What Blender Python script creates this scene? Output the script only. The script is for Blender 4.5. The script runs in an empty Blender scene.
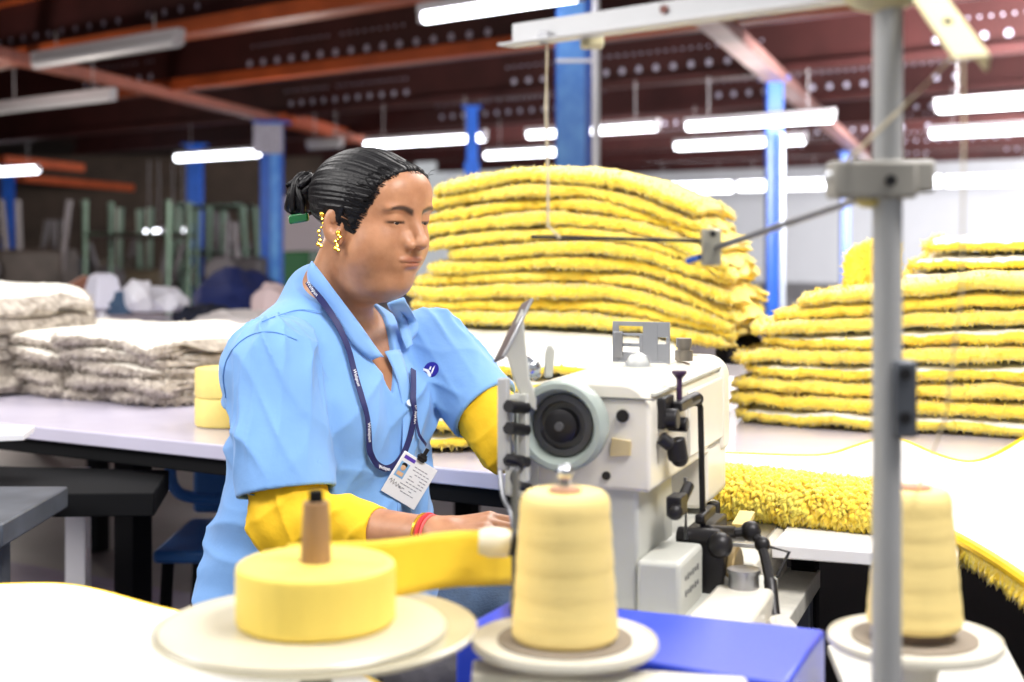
import bpy, bmesh, math, random
import numpy as np
from mathutils import Vector, Matrix, Quaternion
PI = math.pi
F = 1400.0; HY = 235.0; ZC = 1.17
rng = random.Random(7); nr = np.random.RandomState(11)
C = bpy.context.scene.collection

def P(px, py, Y):
    return Vector(((px-512)/F*Y, Y, ZC+(HY-py)/F*Y))
def PZ(px, py, Z):
    Y = F*(ZC-Z)/(py-HY)
    return Vector(((px-512)/F*Y, Y, Z))
def V(*a): return Vector(a)

# ---------------------------------------------------------------- materials
def lin(c):
    c = [v/255.0 for v in c]
    return tuple((v/12.92 if v <= .04045 else ((v+.055)/1.055)**2.4) for v in c)+(1.0,)
MATS = {}
def mat(name, col, rough=.5, metal=0.0, var=0.0, vscale=8.0, bump=0.0, bscale=60.0, col2=None, emit=0.0, trans=0.0, sss=0.0, coat=0.0, stretch=(1,1,1), alpha=1.0, sheen=0.0, detail=4.0):
    if name in MATS: return MATS[name]
    m = bpy.data.materials.new(name); m.use_nodes = True
    nt = m.node_tree; N = nt.nodes; L = nt.links; b = N['Principled BSDF']
    b.inputs['Base Color'].default_value = lin(col); b.inputs['Roughness'].default_value = rough
    b.inputs['Metallic'].default_value = metal
    if trans: b.inputs['Transmission Weight'].default_value = trans
    if sss:
        b.inputs['Subsurface Weight'].default_value = sss
        b.inputs['Subsurface Radius'].default_value = (.012,.005,.003); b.inputs['Subsurface Scale'].default_value = 1.0
    if coat: b.inputs['Coat Weight'].default_value = coat; b.inputs['Coat Roughness'].default_value = .15
    if sheen: b.inputs['Sheen Weight'].default_value = sheen
    if alpha < 1: b.inputs['Alpha'].default_value = alpha
    if emit:
        b.inputs['Emission Color'].default_value = lin(col); b.inputs['Emission Strength'].default_value = emit
    tc = mp = None
    if var or bump:
        tc = N.new('ShaderNodeTexCoord'); mp = N.new('ShaderNodeMapping'); L.new(tc.outputs['Object'], mp.inputs['Vector'])
        mp.inputs['Scale'].default_value = stretch
    if var:
        n = N.new('ShaderNodeTexNoise'); n.inputs['Scale'].default_value = vscale; n.inputs['Detail'].default_value = detail
        L.new(mp.outputs['Vector'], n.inputs['Vector'])
        r = N.new('ShaderNodeValToRGB'); c = lin(col); c2 = lin(col2) if col2 else tuple(v*(1-var) for v in c[:3])+(1,)
        r.color_ramp.elements[0].position = .35; r.color_ramp.elements[1].position = .68
        r.color_ramp.elements[0].color = c2; r.color_ramp.elements[1].color = c
        L.new(n.outputs['Fac'], r.inputs['Fac']); L.new(r.outputs['Color'], b.inputs['Base Color'])
    if bump:
        n = N.new('ShaderNodeTexNoise'); n.inputs['Scale'].default_value = bscale; n.inputs['Detail'].default_value = 6
        L.new(mp.outputs['Vector'], n.inputs['Vector'])
        bu = N.new('ShaderNodeBump'); bu.inputs['Strength'].default_value = bump; bu.inputs['Distance'].default_value = .01
        L.new(n.outputs['Fac'], bu.inputs['Height']); L.new(bu.outputs['Normal'], b.inputs['Normal'])
    MATS[name] = m; return m

# ---------------------------------------------------------------- object helpers
def rootloc(p):
    v = Vector((0,0,0))
    while p is not None: v += p.location; p = p.parent
    return v
def link(name, me, parent=None, origin=None):
    """mesh vertices are in place coordinates; move them to the parent's (or own) origin"""
    o = bpy.data.objects.new(name, me); C.objects.link(o)
    if parent is not None:
        o.parent = parent; off = rootloc(parent)
    else:
        n = len(me.vertices); a = np.empty(n*3, np.float32); me.vertices.foreach_get('co', a); a = a.reshape(-1,3)
        if origin is None:
            lo, hi = a.min(0), a.max(0); origin = ((lo[0]+hi[0])/2, (lo[1]+hi[1])/2, lo[2])
        off = Vector([float(q) for q in origin]); o.location = off
    me.transform(Matrix.Translation(-off))
    return o
def tag(o, label=None, cat=None, group=None, kind=None):
    if label: o['label'] = label
    if cat: o['category'] = cat
    if group: o['group'] = group
    if kind: o['kind'] = kind
    return o
def thing(name, loc, label, cat, group=None):
    o = bpy.data.objects.new(name, None); C.objects.link(o); o.location = loc; o.empty_display_size = .05
    return tag(o, label, cat, group)
def copy_tree(o, parent=None):
    c = o.copy(); C.objects.link(c)
    if parent is not None: c.parent = parent
    for ch in list(o.children): copy_tree(ch, c)
    return c

def frame_from(d):
    d = Vector(d).normalized()
    up = Vector((0,0,1)) if abs(d.z) < .95 else Vector((1,0,0))
    x = d.cross(up).normalized(); y = x.cross(d).normalized()
    return x, y, d

class MB:
    def __init__(s): s.v = []; s.f = []; s.m = []; s.cm = 0
    def mat(s, i): s.cm = i; return s
    def add(s, vs, fs):
        b = len(s.v); s.v += [tuple(q) for q in vs]
        for f in fs: s.f.append(tuple(b+i for i in f)); s.m.append(s.cm)
        return s
    def box(s, c, size, ax=None, taper=1.0):
        X, Y, Z = ax or (V(1,0,0), V(0,1,0), V(0,0,1)); c = Vector(c)
        vs = []
        for k in (-1, 1):
            t = 1.0 if k < 0 else taper
            for j in (-1, 1):
                for i in (-1, 1): vs.append(c+X*(i*size[0]/2*t)+Y*(j*size[1]/2*t)+Z*(k*size[2]/2))
        return s.add(vs, [(0,2,3,1),(4,5,7,6),(0,1,5,4),(2,6,7,3),(0,4,6,2),(1,3,7,5)])
    def cyl(s, a, b, r, r2=None, n=20, caps=True):
        a = Vector(a); b = Vector(b); r2 = r if r2 is None else r2
        x, y, d = frame_from(b-a); vs = []
        for p, q in ((a, r), (b, r2)):
            for i in range(n):
                t = 2*PI*i/n; vs.append(p+x*(q*math.cos(t))+y*(q*math.sin(t)))
        fs = [(i, (i+1) % n, n+(i+1) % n, n+i) for i in range(n)]
        if caps: fs += [tuple(range(n-1, -1, -1)), tuple(range(n, 2*n))]
        return s.add(vs, fs)
    def lathe(s, prof, c, d=(0,0,1), n=48):
        """prof: (radius, height) list along axis d from c"""
        x, y, d = frame_from(d); c = Vector(c); vs = []; fs = []
        for r, h in prof:
            for i in range(n):
                t = 2*PI*i/n; vs.append(c+d*h+x*(r*math.cos(t))+y*(r*math.sin(t)))
        for k in range(len(prof)-1):
            for i in range(n):
                j = (i+1) % n; fs.append((k*n+i, k*n+j, (k+1)*n+j, (k+1)*n+i))
        if prof[0][0] > 1e-6: fs.append(tuple(range(n-1, -1, -1)))
        if prof[-1][0] > 1e-6: fs.append(tuple((len(prof)-1)*n+i for i in range(n)))
        return s.add(vs, fs)
    def tube(s, pts, r, n=8, flat=None, up=None):
        """round tube through points; flat=(w,h) sweeps a flat strap instead"""
        pts = [Vector(p) for p in pts]; m = len(pts); vs = []
        rr = r if hasattr(r, '__len__') else [r]*m
        xp = None
        for k in range(m):
            d = (pts[min(k+1, m-1)]-pts[max(k-1, 0)]).normalized()
            if xp is None:
                x, y, _ = frame_from(d)
                if up is not None: y = Vector(up[k] if isinstance(up, list) else up); x = y.cross(d).normalized(); y = d.cross(x).normalized()
            else:
                if up is not None: y = Vector(up[k] if isinstance(up, list) else up); x = y.cross(d).normalized(); y = d.cross(x).normalized()
                else: x = (xp-d*xp.dot(d)).normalized(); y = d.cross(x).normalized()
            xp = x
            if flat:
                w, h = flat
                for a, b in ((-1,-1),(1,-1),(1,1),(-1,1)): vs.append(pts[k]+x*(a*w/2)+y*(b*h/2))
            else:
                for i in range(n):
                    t = 2*PI*i/n; vs.append(pts[k]+x*(rr[k]*math.cos(t))+y*(rr[k]*math.sin(t)))
        q = 4 if flat else n; fs = []
        for k in range(m-1):
            for i in range(q):
                j = (i+1) % q; fs.append((k*q+i, k*q+j, (k+1)*q+j, (k+1)*q+i))
        fs += [tuple(range(q-1, -1, -1)), tuple((m-1)*q+i for i in range(q))]
        return s.add(vs, fs)
    def prism(s, poly, o, X, Y, Z, t):
        """2-D polygon (counter-clockwise) in the X,Y plane at o, thickness t along Z"""
        o = Vector(o); n = len(poly)
        vs = [o+X*a+Y*b for a, b in poly]+[o+X*a+Y*b+Z*t for a, b in poly]
        fs = [tuple(range(n-1, -1, -1)), tuple(range(n, 2*n))]+[(i, (i+1) % n, n+(i+1) % n, n+i) for i in range(n)]
        return s.add(vs, fs)
    def ball(s, c, r, n=16, ax=None):
        X, Y, Z = ax or (V(1,0,0), V(0,1,0), V(0,0,1)); c = Vector(c)
        r = r if hasattr(r, '__len__') else (r, r, r); vs = [c-Z*r[2]]; h = n//2
        for k in range(1, h):
            ph = -PI/2+PI*k/h
            for i in range(n):
                t = 2*PI*i/n
                vs.append(c+X*(r[0]*math.cos(ph)*math.cos(t))+Y*(r[1]*math.cos(ph)*math.sin(t))+Z*(r[2]*math.sin(ph)))
        vs.append(c+Z*r[2]); last = len(vs)-1; fs = []
        for i in range(n):
            j = (i+1) % n; fs.append((0, 1+j, 1+i)); fs.append((last, last-n+i, last-n+j))
        for k in range(h-2):
            for i in range(n):
                j = (i+1) % n; a = 1+k*n; fs.append((a+i, a+j, a+n+j, a+n+i))
        return s.add(vs, fs)
    def build(s, name, mats, parent=None, bevel=0.0, seg=2, angle=35, origin=None, label=None, smooth=True):
        me = bpy.data.meshes.new(name); me.from_pydata(s.v, [], s.f)
        mats = mats if isinstance(mats, (list, tuple)) else [mats]
        for m in mats: me.materials.append(m)
        if len(mats) > 1: me.polygons.foreach_set('material_index', s.m)
        bm = bmesh.new(); bm.from_mesh(me); bmesh.ops.recalc_face_normals(bm, faces=bm.faces); bm.to_mesh(me); bm.free()
        if smooth:
            me.polygons.foreach_set('use_smooth', [True]*len(me.polygons)); me.set_sharp_from_angle(angle=math.radians(angle))
        o = link(name, me, parent, origin)
        if bevel:
            md = o.modifiers.new('edge', 'BEVEL'); md.width = bevel; md.segments = seg; md.limit_method = 'ANGLE'; md.angle_limit = math.radians(40)
        if label: o['label'] = label
        return o

# ---------------------------------------------------------------- implicit surfaces
def ell(p, c, r):
    x = (p[0]-c[0]); y = (p[1]-c[1]); z = (p[2]-c[2])
    k0 = np.sqrt((x/r[0])**2+(y/r[1])**2+(z/r[2])**2)+1e-9
    k1 = np.sqrt((x/r[0]**2)**2+(y/r[1]**2)**2+(z/r[2]**2)**2)+1e-9
    return k0*(k0-1)/k1
def cap(p, a, b, ra, rb=None):
    rb = ra if rb is None else rb
    ba = (b[0]-a[0], b[1]-a[1], b[2]-a[2]); L2 = ba[0]**2+ba[1]**2+ba[2]**2+1e-12
    x = p[0]-a[0]; y = p[1]-a[1]; z = p[2]-a[2]
    h = np.clip((x*ba[0]+y*ba[1]+z*ba[2])/L2, 0, 1)
    return np.sqrt((x-h*ba[0])**2+(y-h*ba[1])**2+(z-h*ba[2])**2)-(ra+(rb-ra)*h)
def smin(a, b, k):
    h = np.maximum(k-np.abs(a-b), 0)/k
    return np.minimum(a, b)-h*h*k*.25
def smax(a, b, k): return -smin(-a, -b, k)

def nets(f, lo, hi, h, name, mats, parent, tint=None, B=24, origin=None, uvf=None):
    lo = np.array(lo, float); hi = np.array(hi, float); n = np.ceil((hi-lo)/h).astype(int)+2
    G = np.full(n, 1.0, np.float32)
    ax = [lo[i]+h*np.arange(n[i]) for i in range(3)]
    half = h*B*.5*math.sqrt(3)+.012
    for i in range(0, n[0], B):
        for j in range(0, n[1], B):
            for k in range(0, n[2], B):
                xs, ys, zs = ax[0][i:i+B+1], ax[1][j:j+B+1], ax[2][k:k+B+1]
                c = (np.array([xs.mean()]), np.array([ys.mean()]), np.array([zs.mean()]))
                v = float(np.asarray(f(c)).ravel()[0])
                if abs(v) > half*1.25:
                    G[i:i+B, j:j+B, k:k+B] = v; continue
                g = np.meshgrid(xs[:B], ys[:B], zs[:B], indexing='ij')
                G[i:i+B, j:j+B, k:k+B] = f(g)
    S = G < 0
    tot = sum(S[a:n[0]-1+a, b:n[1]-1+b, c:n[2]-1+c].astype(np.int8) for a in (0,1) for b in (0,1) for c in (0,1))
    ci = np.argwhere((tot > 0) & (tot < 8))
    idx = np.full(tot.shape, -1, np.int64); idx[ci[:,0], ci[:,1], ci[:,2]] = np.arange(len(ci))
    acc = np.zeros((len(ci), 3)); cnt = np.zeros(len(ci))
    corners = [(a,b,c) for a in (0,1) for b in (0,1) for c in (0,1)]
    for a in range(8):
        for b in range(a+1, 8):
            ca, cb = np.array(corners[a]), np.array(corners[b])
            if abs(ca-cb).sum() != 1: continue
            va = G[ci[:,0]+ca[0], ci[:,1]+ca[1], ci[:,2]+ca[2]]; vb = G[ci[:,0]+cb[0], ci[:,1]+cb[1], ci[:,2]+cb[2]]
            m = (va < 0) != (vb < 0)
            t = np.clip(va/(va-vb+1e-12*(va == vb)), 0, 1)
            p = ca[None, :]+(cb-ca)[None, :]*t[:, None]
            acc[m] += p[m]; cnt[m] += 1
    verts = lo+h*(ci+acc/np.maximum(cnt, 1)[:, None])
    quads = []
    for d in range(3):
        e = np.zeros(3, int); e[d] = 1; u = np.zeros(3, int); u[(d+1) % 3] = 1; w = np.zeros(3, int); w[(d+2) % 3] = 1
        a = S[:n[0]-e[0], :n[1]-e[1], :n[2]-e[2]]; b = S[e[0]:, e[1]:, e[2]:]
        q = np.argwhere(a != b)
        q = q[(q[:, (d+1) % 3] > 0) & (q[:, (d+2) % 3] > 0)]
        q = q[(q[:, 0] < n[0]-1) & (q[:, 1] < n[1]-1) & (q[:, 2] < n[2]-1)]
        flip = S[q[:,0], q[:,1], q[:,2]]
        def I(o): r = q-o; return idx[r[:,0], r[:,1], r[:,2]]
        Q = np.stack([I(u+w), I(w), I(0*u), I(u)], 1)
        Q[~flip] = Q[~flip][:, ::-1]
        quads.append(Q)
    Q = np.concatenate(quads); Q = Q[(Q >= 0).all(1)]
    me = bpy.data.meshes.new(name)
    me.vertices.add(len(verts)); me.vertices.foreach_set('co', verts.astype(np.float32).ravel())
    me.loops.add(len(Q)*4); me.loops.foreach_set('vertex_index', Q.astype(np.int32).ravel())
    me.polygons.add(len(Q)); me.polygons.foreach_set('loop_start', np.arange(0, len(Q)*4, 4, dtype=np.int32))
    me.polygons.foreach_set('loop_total', np.full(len(Q), 4, np.int32))
    me.polygons.foreach_set('use_smooth', np.ones(len(Q), bool))
    for m in (mats if isinstance(mats, (list, tuple)) else [mats]): me.materials.append(m)
    if tint is not None:
        col = tint(verts); ca = me.color_attributes.new('tint', 'FLOAT_COLOR', 'POINT')
        ca.data.foreach_set('color', np.concatenate([col, np.ones((len(col), 1))], 1).astype(np.float32).ravel())
    if uvf is not None:
        u = uvf(verts); at = me.attributes.new('strand', 'FLOAT_VECTOR', 'POINT'); at.data.foreach_set('vector', u.astype(np.float32).ravel())
    me.update(); me.validate()
    return link(name, me, parent, origin)

def march(f, px, py, y0=.5, y1=4.0, step=.6):
    """first point of surface f along the line of sight through a pixel, and the surface normal there"""
    d = Vector(((px-512)/F, 1, (HY-py)/F)); d.normalize(); o = Vector((0,0,ZC)); t = y0
    for _ in range(400):
        p = o+d*t; v = float(np.asarray(f((np.array([p.x]), np.array([p.y]), np.array([p.z])))).ravel()[0])
        if v < .0004: break
        t += max(v*step, .0004)
        if t > y1: return None, None
    e = .004; g = []
    for k in range(3):
        q = [p.x, p.y, p.z]; r = list(q); q[k] += e; r[k] -= e
        g.append(float(np.asarray(f(tuple(np.array([w]) for w in q))).ravel()[0]-np.asarray(f(tuple(np.array([w]) for w in r))).ravel()[0]))
    return p, Vector(g).normalized()
def smooth_pts(pts, it=4):
    pts = [Vector(p) for p in pts]
    for _ in range(it): # Chaikin
        q = [pts[0]]
        for a, b in zip(pts, pts[1:]): q += [a*.75+b*.25, a*.25+b*.75]
        q.append(pts[-1]); pts = q
    return pts
# ================================================================ materials of the place
M_floor = mat('concrete', (112,104,104), .45, var=.35, vscale=1.6, bump=.15, bscale=9)
M_lilac_floor = mat('painted floor sheet', (176,166,190), .22, var=.25, vscale=2.2, coat=.3)
M_deck = mat('deck steel', (52,30,30), .7, var=.4, vscale=3)
M_beam = mat('red oxide steel', (196,92,44), .5, var=.35, vscale=2.5)
M_beamd = mat('dark red oxide steel', (74,36,35), .55, var=.3, vscale=2.5)
M_hole = mat('painted hole light', (205,200,222), .4)
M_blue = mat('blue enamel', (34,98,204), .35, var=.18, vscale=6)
M_blue2 = mat('worn and lit blue', (110,176,242), .4, var=.35, vscale=5, col2=(66,134,224))
M_wallw = mat('white plaster', (240,240,246), .8, var=.04, vscale=2)
M_walld = mat('brown panel', (88,72,62), .8, var=.4, vscale=1.2)
M_tube = mat('lit tube', (244,246,255), .4, emit=9.0)
M_house = mat('lamp housing', (196,192,196), .4)
M_lilac = mat('laminate tabletop', (212,206,226), .25, var=.10, vscale=5, coat=.3, bump=.03, bscale=30)
M_black = mat('black painted steel', (18,18,20), .85)
M_black.node_tree.nodes['Principled BSDF'].inputs['Specular IOR Level'].default_value = .2
M_steel = mat('steel', (168,168,172), .3, metal=.9, var=.15, vscale=12)
M_alu = mat('aluminium pole', (184,184,184), .42, metal=.12, var=.1, vscale=10)
M_grey = mat('grey steel', (104,108,116), .4, metal=.3, var=.3, vscale=14)
M_wht = mat('white laminate', (236,234,238), .35)

# ================================================================ setting
def struct(o): o['kind'] = 'structure'; return o
struct(MB().box((-4,16,-.05), (52,44,.1)).build('floor', M_floor))
struct(MB().box((-4,21.0,3.25), (52,34,.1)).build('ceiling', M_deck))
D1 = V(-.744,.668,0); N1 = V(.668,.744,0); D2 = V(.30,.954,0).normalized()
Z3 = V(0,0,1)
def along(c, s, z): return N1*c+D1*s+V(0,0,z)
# far walls
struct(MB().box(along(30.5, 8.0, 1.55), (44,.2,3.3), (D1, N1, Z3)).build('wall_far', M_wallw))
struct(MB().box(V(-22,24,1.6), (.2,26,3.2)).build('wall_left', M_walld))
struct(MB().box(V(-12.3,36,1.6), (19.6,.2,3.2)).build('wall_back', M_walld))
# beams under the deck
BC = [3.9, 6.15, 8.4, 11.3, 14.0, 17.0, 20.0, 23.5, 27.0]
for bi, c in enumerate(BC):
    m = MB(); L = 40; s0 = 3.5
    col = 0
    zb = 2.66
    m.mat(0).box(along(c, s0, zb+.012), (L,.16,.024), (D1, N1, Z3))
    m.mat(1).box(along(c, s0, zb+.27), (L,.012,.5), (D1, N1, Z3))
    m.mat(0).box(along(c, s0, zb+.52), (L,.16,.024), (D1, N1, Z3))
    if c < 15: m.mat(0).box(along(c, s0, zb+.045)-N1*.09, (L,.012,.11 if c < 9 else .07), (D1, N1, Z3))
    # pale discs painted for light seen through rows of round web holes
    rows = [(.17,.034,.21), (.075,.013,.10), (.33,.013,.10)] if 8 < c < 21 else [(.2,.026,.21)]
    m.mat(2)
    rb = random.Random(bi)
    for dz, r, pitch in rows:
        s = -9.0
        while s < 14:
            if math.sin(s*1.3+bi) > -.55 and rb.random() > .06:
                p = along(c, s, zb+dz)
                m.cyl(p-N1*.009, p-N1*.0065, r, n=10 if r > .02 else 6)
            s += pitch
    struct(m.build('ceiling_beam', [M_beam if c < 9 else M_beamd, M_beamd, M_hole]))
# flat purlin strips between the beams
for i, c in enumerate((5.0, 7.2, 9.8, 12.7, 15.6, 18.5, 25)):
    struct(MB().box(along(c, 3.5, 2.98), (40,.1,.2), (D1, N1, Z3)).build('ceiling_purlin', M_beam if i % 2 else M_beamd))
# cross girders, lighter painted
def girder(a, b, w, h, m):
    a, b = Vector(a), Vector(b); d = (b-a).normalized(); n = V(d.y, -d.x, 0)
    struct(MB().box((a+b)/2, ((b-a).length, w, h), (d, n, Z3)).build('ceiling_girder', m, bevel=.01))
M_pinkish = mat('faded oxide steel', (160,116,110), .45, var=.3, vscale=3)
girder((1.2,9.0,2.63), (8.9,33.5,2.63), .20, .10, M_pinkish)
girder((-4.6,8.7,2.63), (-2.2,22.0,2.63), .16, .10, mat('rust girder', (150,84,66), .5, var=.3))
for a, b in ((P(285,119,17.6), P(350,137,21.5)), (P(20,178,30), P(130,188,34)), (P(0,160,26), P(80,168,28))):
    girder(a, b, .25, .16, mat('orange oxide steel', (196,88,48), .5, var=.25))
# columns
def column(px, Y, w, top, label, plate=None):
    x = (px-512)/F*Y; t = thing('steel_column', (x, Y, 0), label, 'column', 'blue steel columns')
    m = MB()
    m.box((x, Y-w*.42, top/2), (w, w*.12, top)); m.box((x, Y+w*.42, top/2), (w, w*.12, top)); m.box((x, Y, top/2), (w*.2, w*.8, top))
    m.build('shaft', M_blue, t, bevel=.004)
    MB().box((x, Y, .012), (w*1.7, w*1.7, .024)).build('base_plate', M_blue, t)
    MB().box((x, Y, top-.012), (w*1.7, w*1.5, .024)).build('cap_plate', M_blue, t)
    return t, x
cA, xA = column(573, 7.5, .185, 2.66, 'wide scuffed blue column rising behind the tall yellow pile')
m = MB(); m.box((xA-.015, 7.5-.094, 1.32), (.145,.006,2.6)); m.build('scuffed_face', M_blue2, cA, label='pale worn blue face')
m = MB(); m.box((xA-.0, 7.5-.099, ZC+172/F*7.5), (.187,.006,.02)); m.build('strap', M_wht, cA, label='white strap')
column(774, 13, .15, 2.63, 'blue column with thin conduit, between tall yellow pile and right pile')
column(845, 24.5, .15, 2.63, 'thin far blue column just left of the aluminium thread stand pole')
cB, xB = column(272, 17.4, .25, 2.58, 'blue column with grey plate, behind the woman\'s hair bun')
MB().box((xB+.06, 17.4-.13, 1.5), (.11,.012,2.1)).build('painted_lit_face', M_blue2, cB, label='pale blue strip painted as lit face')  # highlight on the column painted as a paler strip
MB().box(P(268,139,17.2), (.36,.04,.36)).build('notice_plate', mat('notice grey', (176,172,188), .5, var=.3, vscale=30), cB, label='grey notice plate')
cC, xC = column(195, 22, .22, 2.6, 'far blue column with small white sticker, standing by green racks')
MB().box(P(193,275,21.85), (.14,.02,.28)).build('sticker', M_wht, cC, label='white sticker')
column(8, 28, .2, 2.6, 'far blue column at the left end of the dark hall')
column(472, 15, .12, 2.55, 'slim blue column with wide head behind the woman\'s face')
m = MB(); p = P(472,168,14.9); m.box(p, (.16,.1,.12)).build('column_bracket', M_blue, bpy.data.objects.get('steel_column.006') or cC)
# conduits
def pipe(name, a, b, r, mt, label, cat, **k):
    o = MB().cyl(a, b, r, n=14).build(name, mt); return tag(o, label, cat, **k)
pipe('conduit_pipe', V((596-512)/F*7.3, 7.3, 0.0), V((596-512)/F*7.3, 7.3, 2.62), .022, M_wht, 'white conduit pipe beside the wide scuffed blue column', 'pipe')
pipe('conduit_pipe', V((782-512)/F*12.8, 12.8, 0.0), V((782-512)/F*12.8, 12.8, 2.1), .028, mat('grey pipe',(178,184,196),.3,metal=.5), 'grey metal conduit running up the narrower blue column', 'pipe')

# fluorescent lamps
def lamp(px, py, w, h, label, on=True, rad=.034):
    Y = F*h/(HY-py); X = (px-512)/F*Y
    L = w*Y*Y/(F*(.744*Y-.668*X*-1 if False else (.744*Y+.668*X)))
    L = max(.5, min(2.4, L)); c = V(X, Y, ZC+h)
    t = thing('fluorescent_lamp', (X, Y, ZC+h), label, 'ceiling lamp', 'fluorescent tube lamps')
    MB().box(c+V(0,0,.055), (L+.08,.07,.05), (D1, N1, Z3)).build('housing', M_house, t, bevel=.006)
    MB().cyl(c-D1*L/2, c+D1*L/2, rad, n=14).build('tube', M_tube if on else mat('unlit tube',(200,200,204),.3), t, label=None if on else 'unlit tube')
    m = MB(); m.box(c-D1*(L/2+.015)+V(0,0,.02), (.03,.075,.1), (D1, N1, Z3)); m.build('end_cap', M_house, t, bevel=.004)
    m = MB(); m.box(c+D1*(L/2+.015)+V(0,0,.02), (.03,.075,.1), (D1, N1, Z3)); m.build('end_cap', M_house, t, bevel=.004)
    for s in (-.35, .35):
        MB().cyl(c+D1*(L*s)+V(0,0,.07), c+D1*(L*s)+V(0,0,2.68-c.z), .004, n=6).build('hanger', M_house, t)
lamp(497, 7, 150, 1.20, 'lit tube lamp highest in the photo, beside the wide blue column')
lamp(222, 155, 92, 1.05, 'lit tube lamp left of the blue column carrying the grey plate', rad=.05)
lamp(423, 141, 116, 1.05, 'lit tube lamp directly above the woman\'s forehead', rad=.045)
lamp(590, 131, 126, 1.05, 'lit tube lamp passing behind the wide blue column, higher of two', rad=.04)
lamp(530, 153, 88, 1.05, 'lit tube lamp just above the left of tall yellow pile', rad=.05)
lamp(757, 122, 142, 1.05, 'lit tube lamp behind the narrower blue column, higher of two', rad=.045)
lamp(738, 143, 126, 1.05, 'lit tube lamp behind the narrower blue column, lower of two', rad=.05)
lamp(1000, 104, 124, 1.05, 'lit tube lamp in the right corner, higher of two', rad=.045)
lamp(1000, 130, 140, 1.05, 'lit tube lamp in the right corner, lower of two', rad=.05)
lamp(690, 188, 80, 1.0, 'far lit tube lamp over the white wall, left of the narrower column', rad=.11)
lamp(783, 185, 88, 1.0, 'far lit tube lamp over the white wall behind the narrower column', rad=.10)
lamp(892, 182, 94, 1.0, 'far lit tube lamp over the white wall behind the stand clamp', rad=.10)
lamp(992, 180, 90, 1.0, 'far lit tube lamp over the white wall at the right', rad=.10)
lamp(8, 171, 56, 1.05, 'lit tube lamp at the left end of the hall', rad=.06)
lamp(103, 52, 140, 1.3, 'unlit grey tube lamp hanging under the nearest orange beam', on=False, rad=.05)
lamp(52, 104, 112, 1.15, 'unlit lilac tube lamp lower on the left', on=False, rad=.035)
lamp(325, 145, 30, 1.1, 'small unlit tube lamp between plate column and woman', on=False, rad=.05)
lamp(154, 232, 9, .06, 'small round far light, left of the pair in the dark hall', rad=.06)
lamp(178, 231, 12, .08, 'small round far light, right of the pair in the dark hall', rad=.06)
# ================================================================ big cutting table and what lies on it
E1 = V(.86,-.51,0).normalized(); E2 = V(.51,.86,0).normalized()
T0 = V(-1.07,3.03,0)     # near edge of the long table
t = thing('cutting_table', T0+E1*1.2+E2*1.1, 'long lilac-white laminate table with black frame behind the woman', 'table')
def tp(s, d, z): return T0+E1*s+E2*d+V(0,0,z)
MB().box(tp(.95,.875,.745), (5.3,1.75,.03), (E1,E2,Z3)).build('table_top', M_lilac, t, bevel=.003)
MB().box(tp(.95,.03,.713), (5.2,.03,.032), (E1,E2,Z3)).build('apron', M_black, t, bevel=.003)
MB().box(tp(.95,1.70,.70), (5.2,.04,.055), (E1,E2,Z3)).build('apron', M_black, t, bevel=.003)
MB().box(tp(2.15,.95,.32), (2.6,1.2,.03), (E1,E2,Z3)).build('shade_panel', M_black, t)  # black panel added to stand for the shade beneath the table
for s in (-1.5, .12, 1.55, 3.4):
    for d in (.22, 1.62): MB().box(tp(s,d,.35), (.06,.06,.70), (E1,E2,Z3)).build('leg', M_black, t, bevel=.003)

M_mat = mat('rug backing', (236,234,231), .85, var=.03, vscale=30, bump=.08, bscale=300)
M_fur = mat('yellow pile', (255,232,82), .8, var=.30, vscale=22, col2=(255,216,52), bump=.45, bscale=260, sheen=.6)
M_fur2 = mat('light yellow pile', (255,237,112), .8, var=.25, vscale=22, col2=(255,222,70), bump=.4, bscale=260, sheen=.6)
M_tuft = mat('yellow tuft tips', (255,236,100), .8, var=.3, vscale=50, col2=(255,218,56), sheen=.6)
M_gfur = mat('grey pile', (216,206,194), .85, var=.5, vscale=40, col2=(158,146,134), bump=.8, bscale=220)
M_cream = mat('cream rug top', (240,234,222), .85, var=.06, vscale=8, bump=.2, bscale=180)
M_gtuft = mat('grey tufts', (222,212,200), .9, var=.4, vscale=60, col2=(164,152,140))

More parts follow.
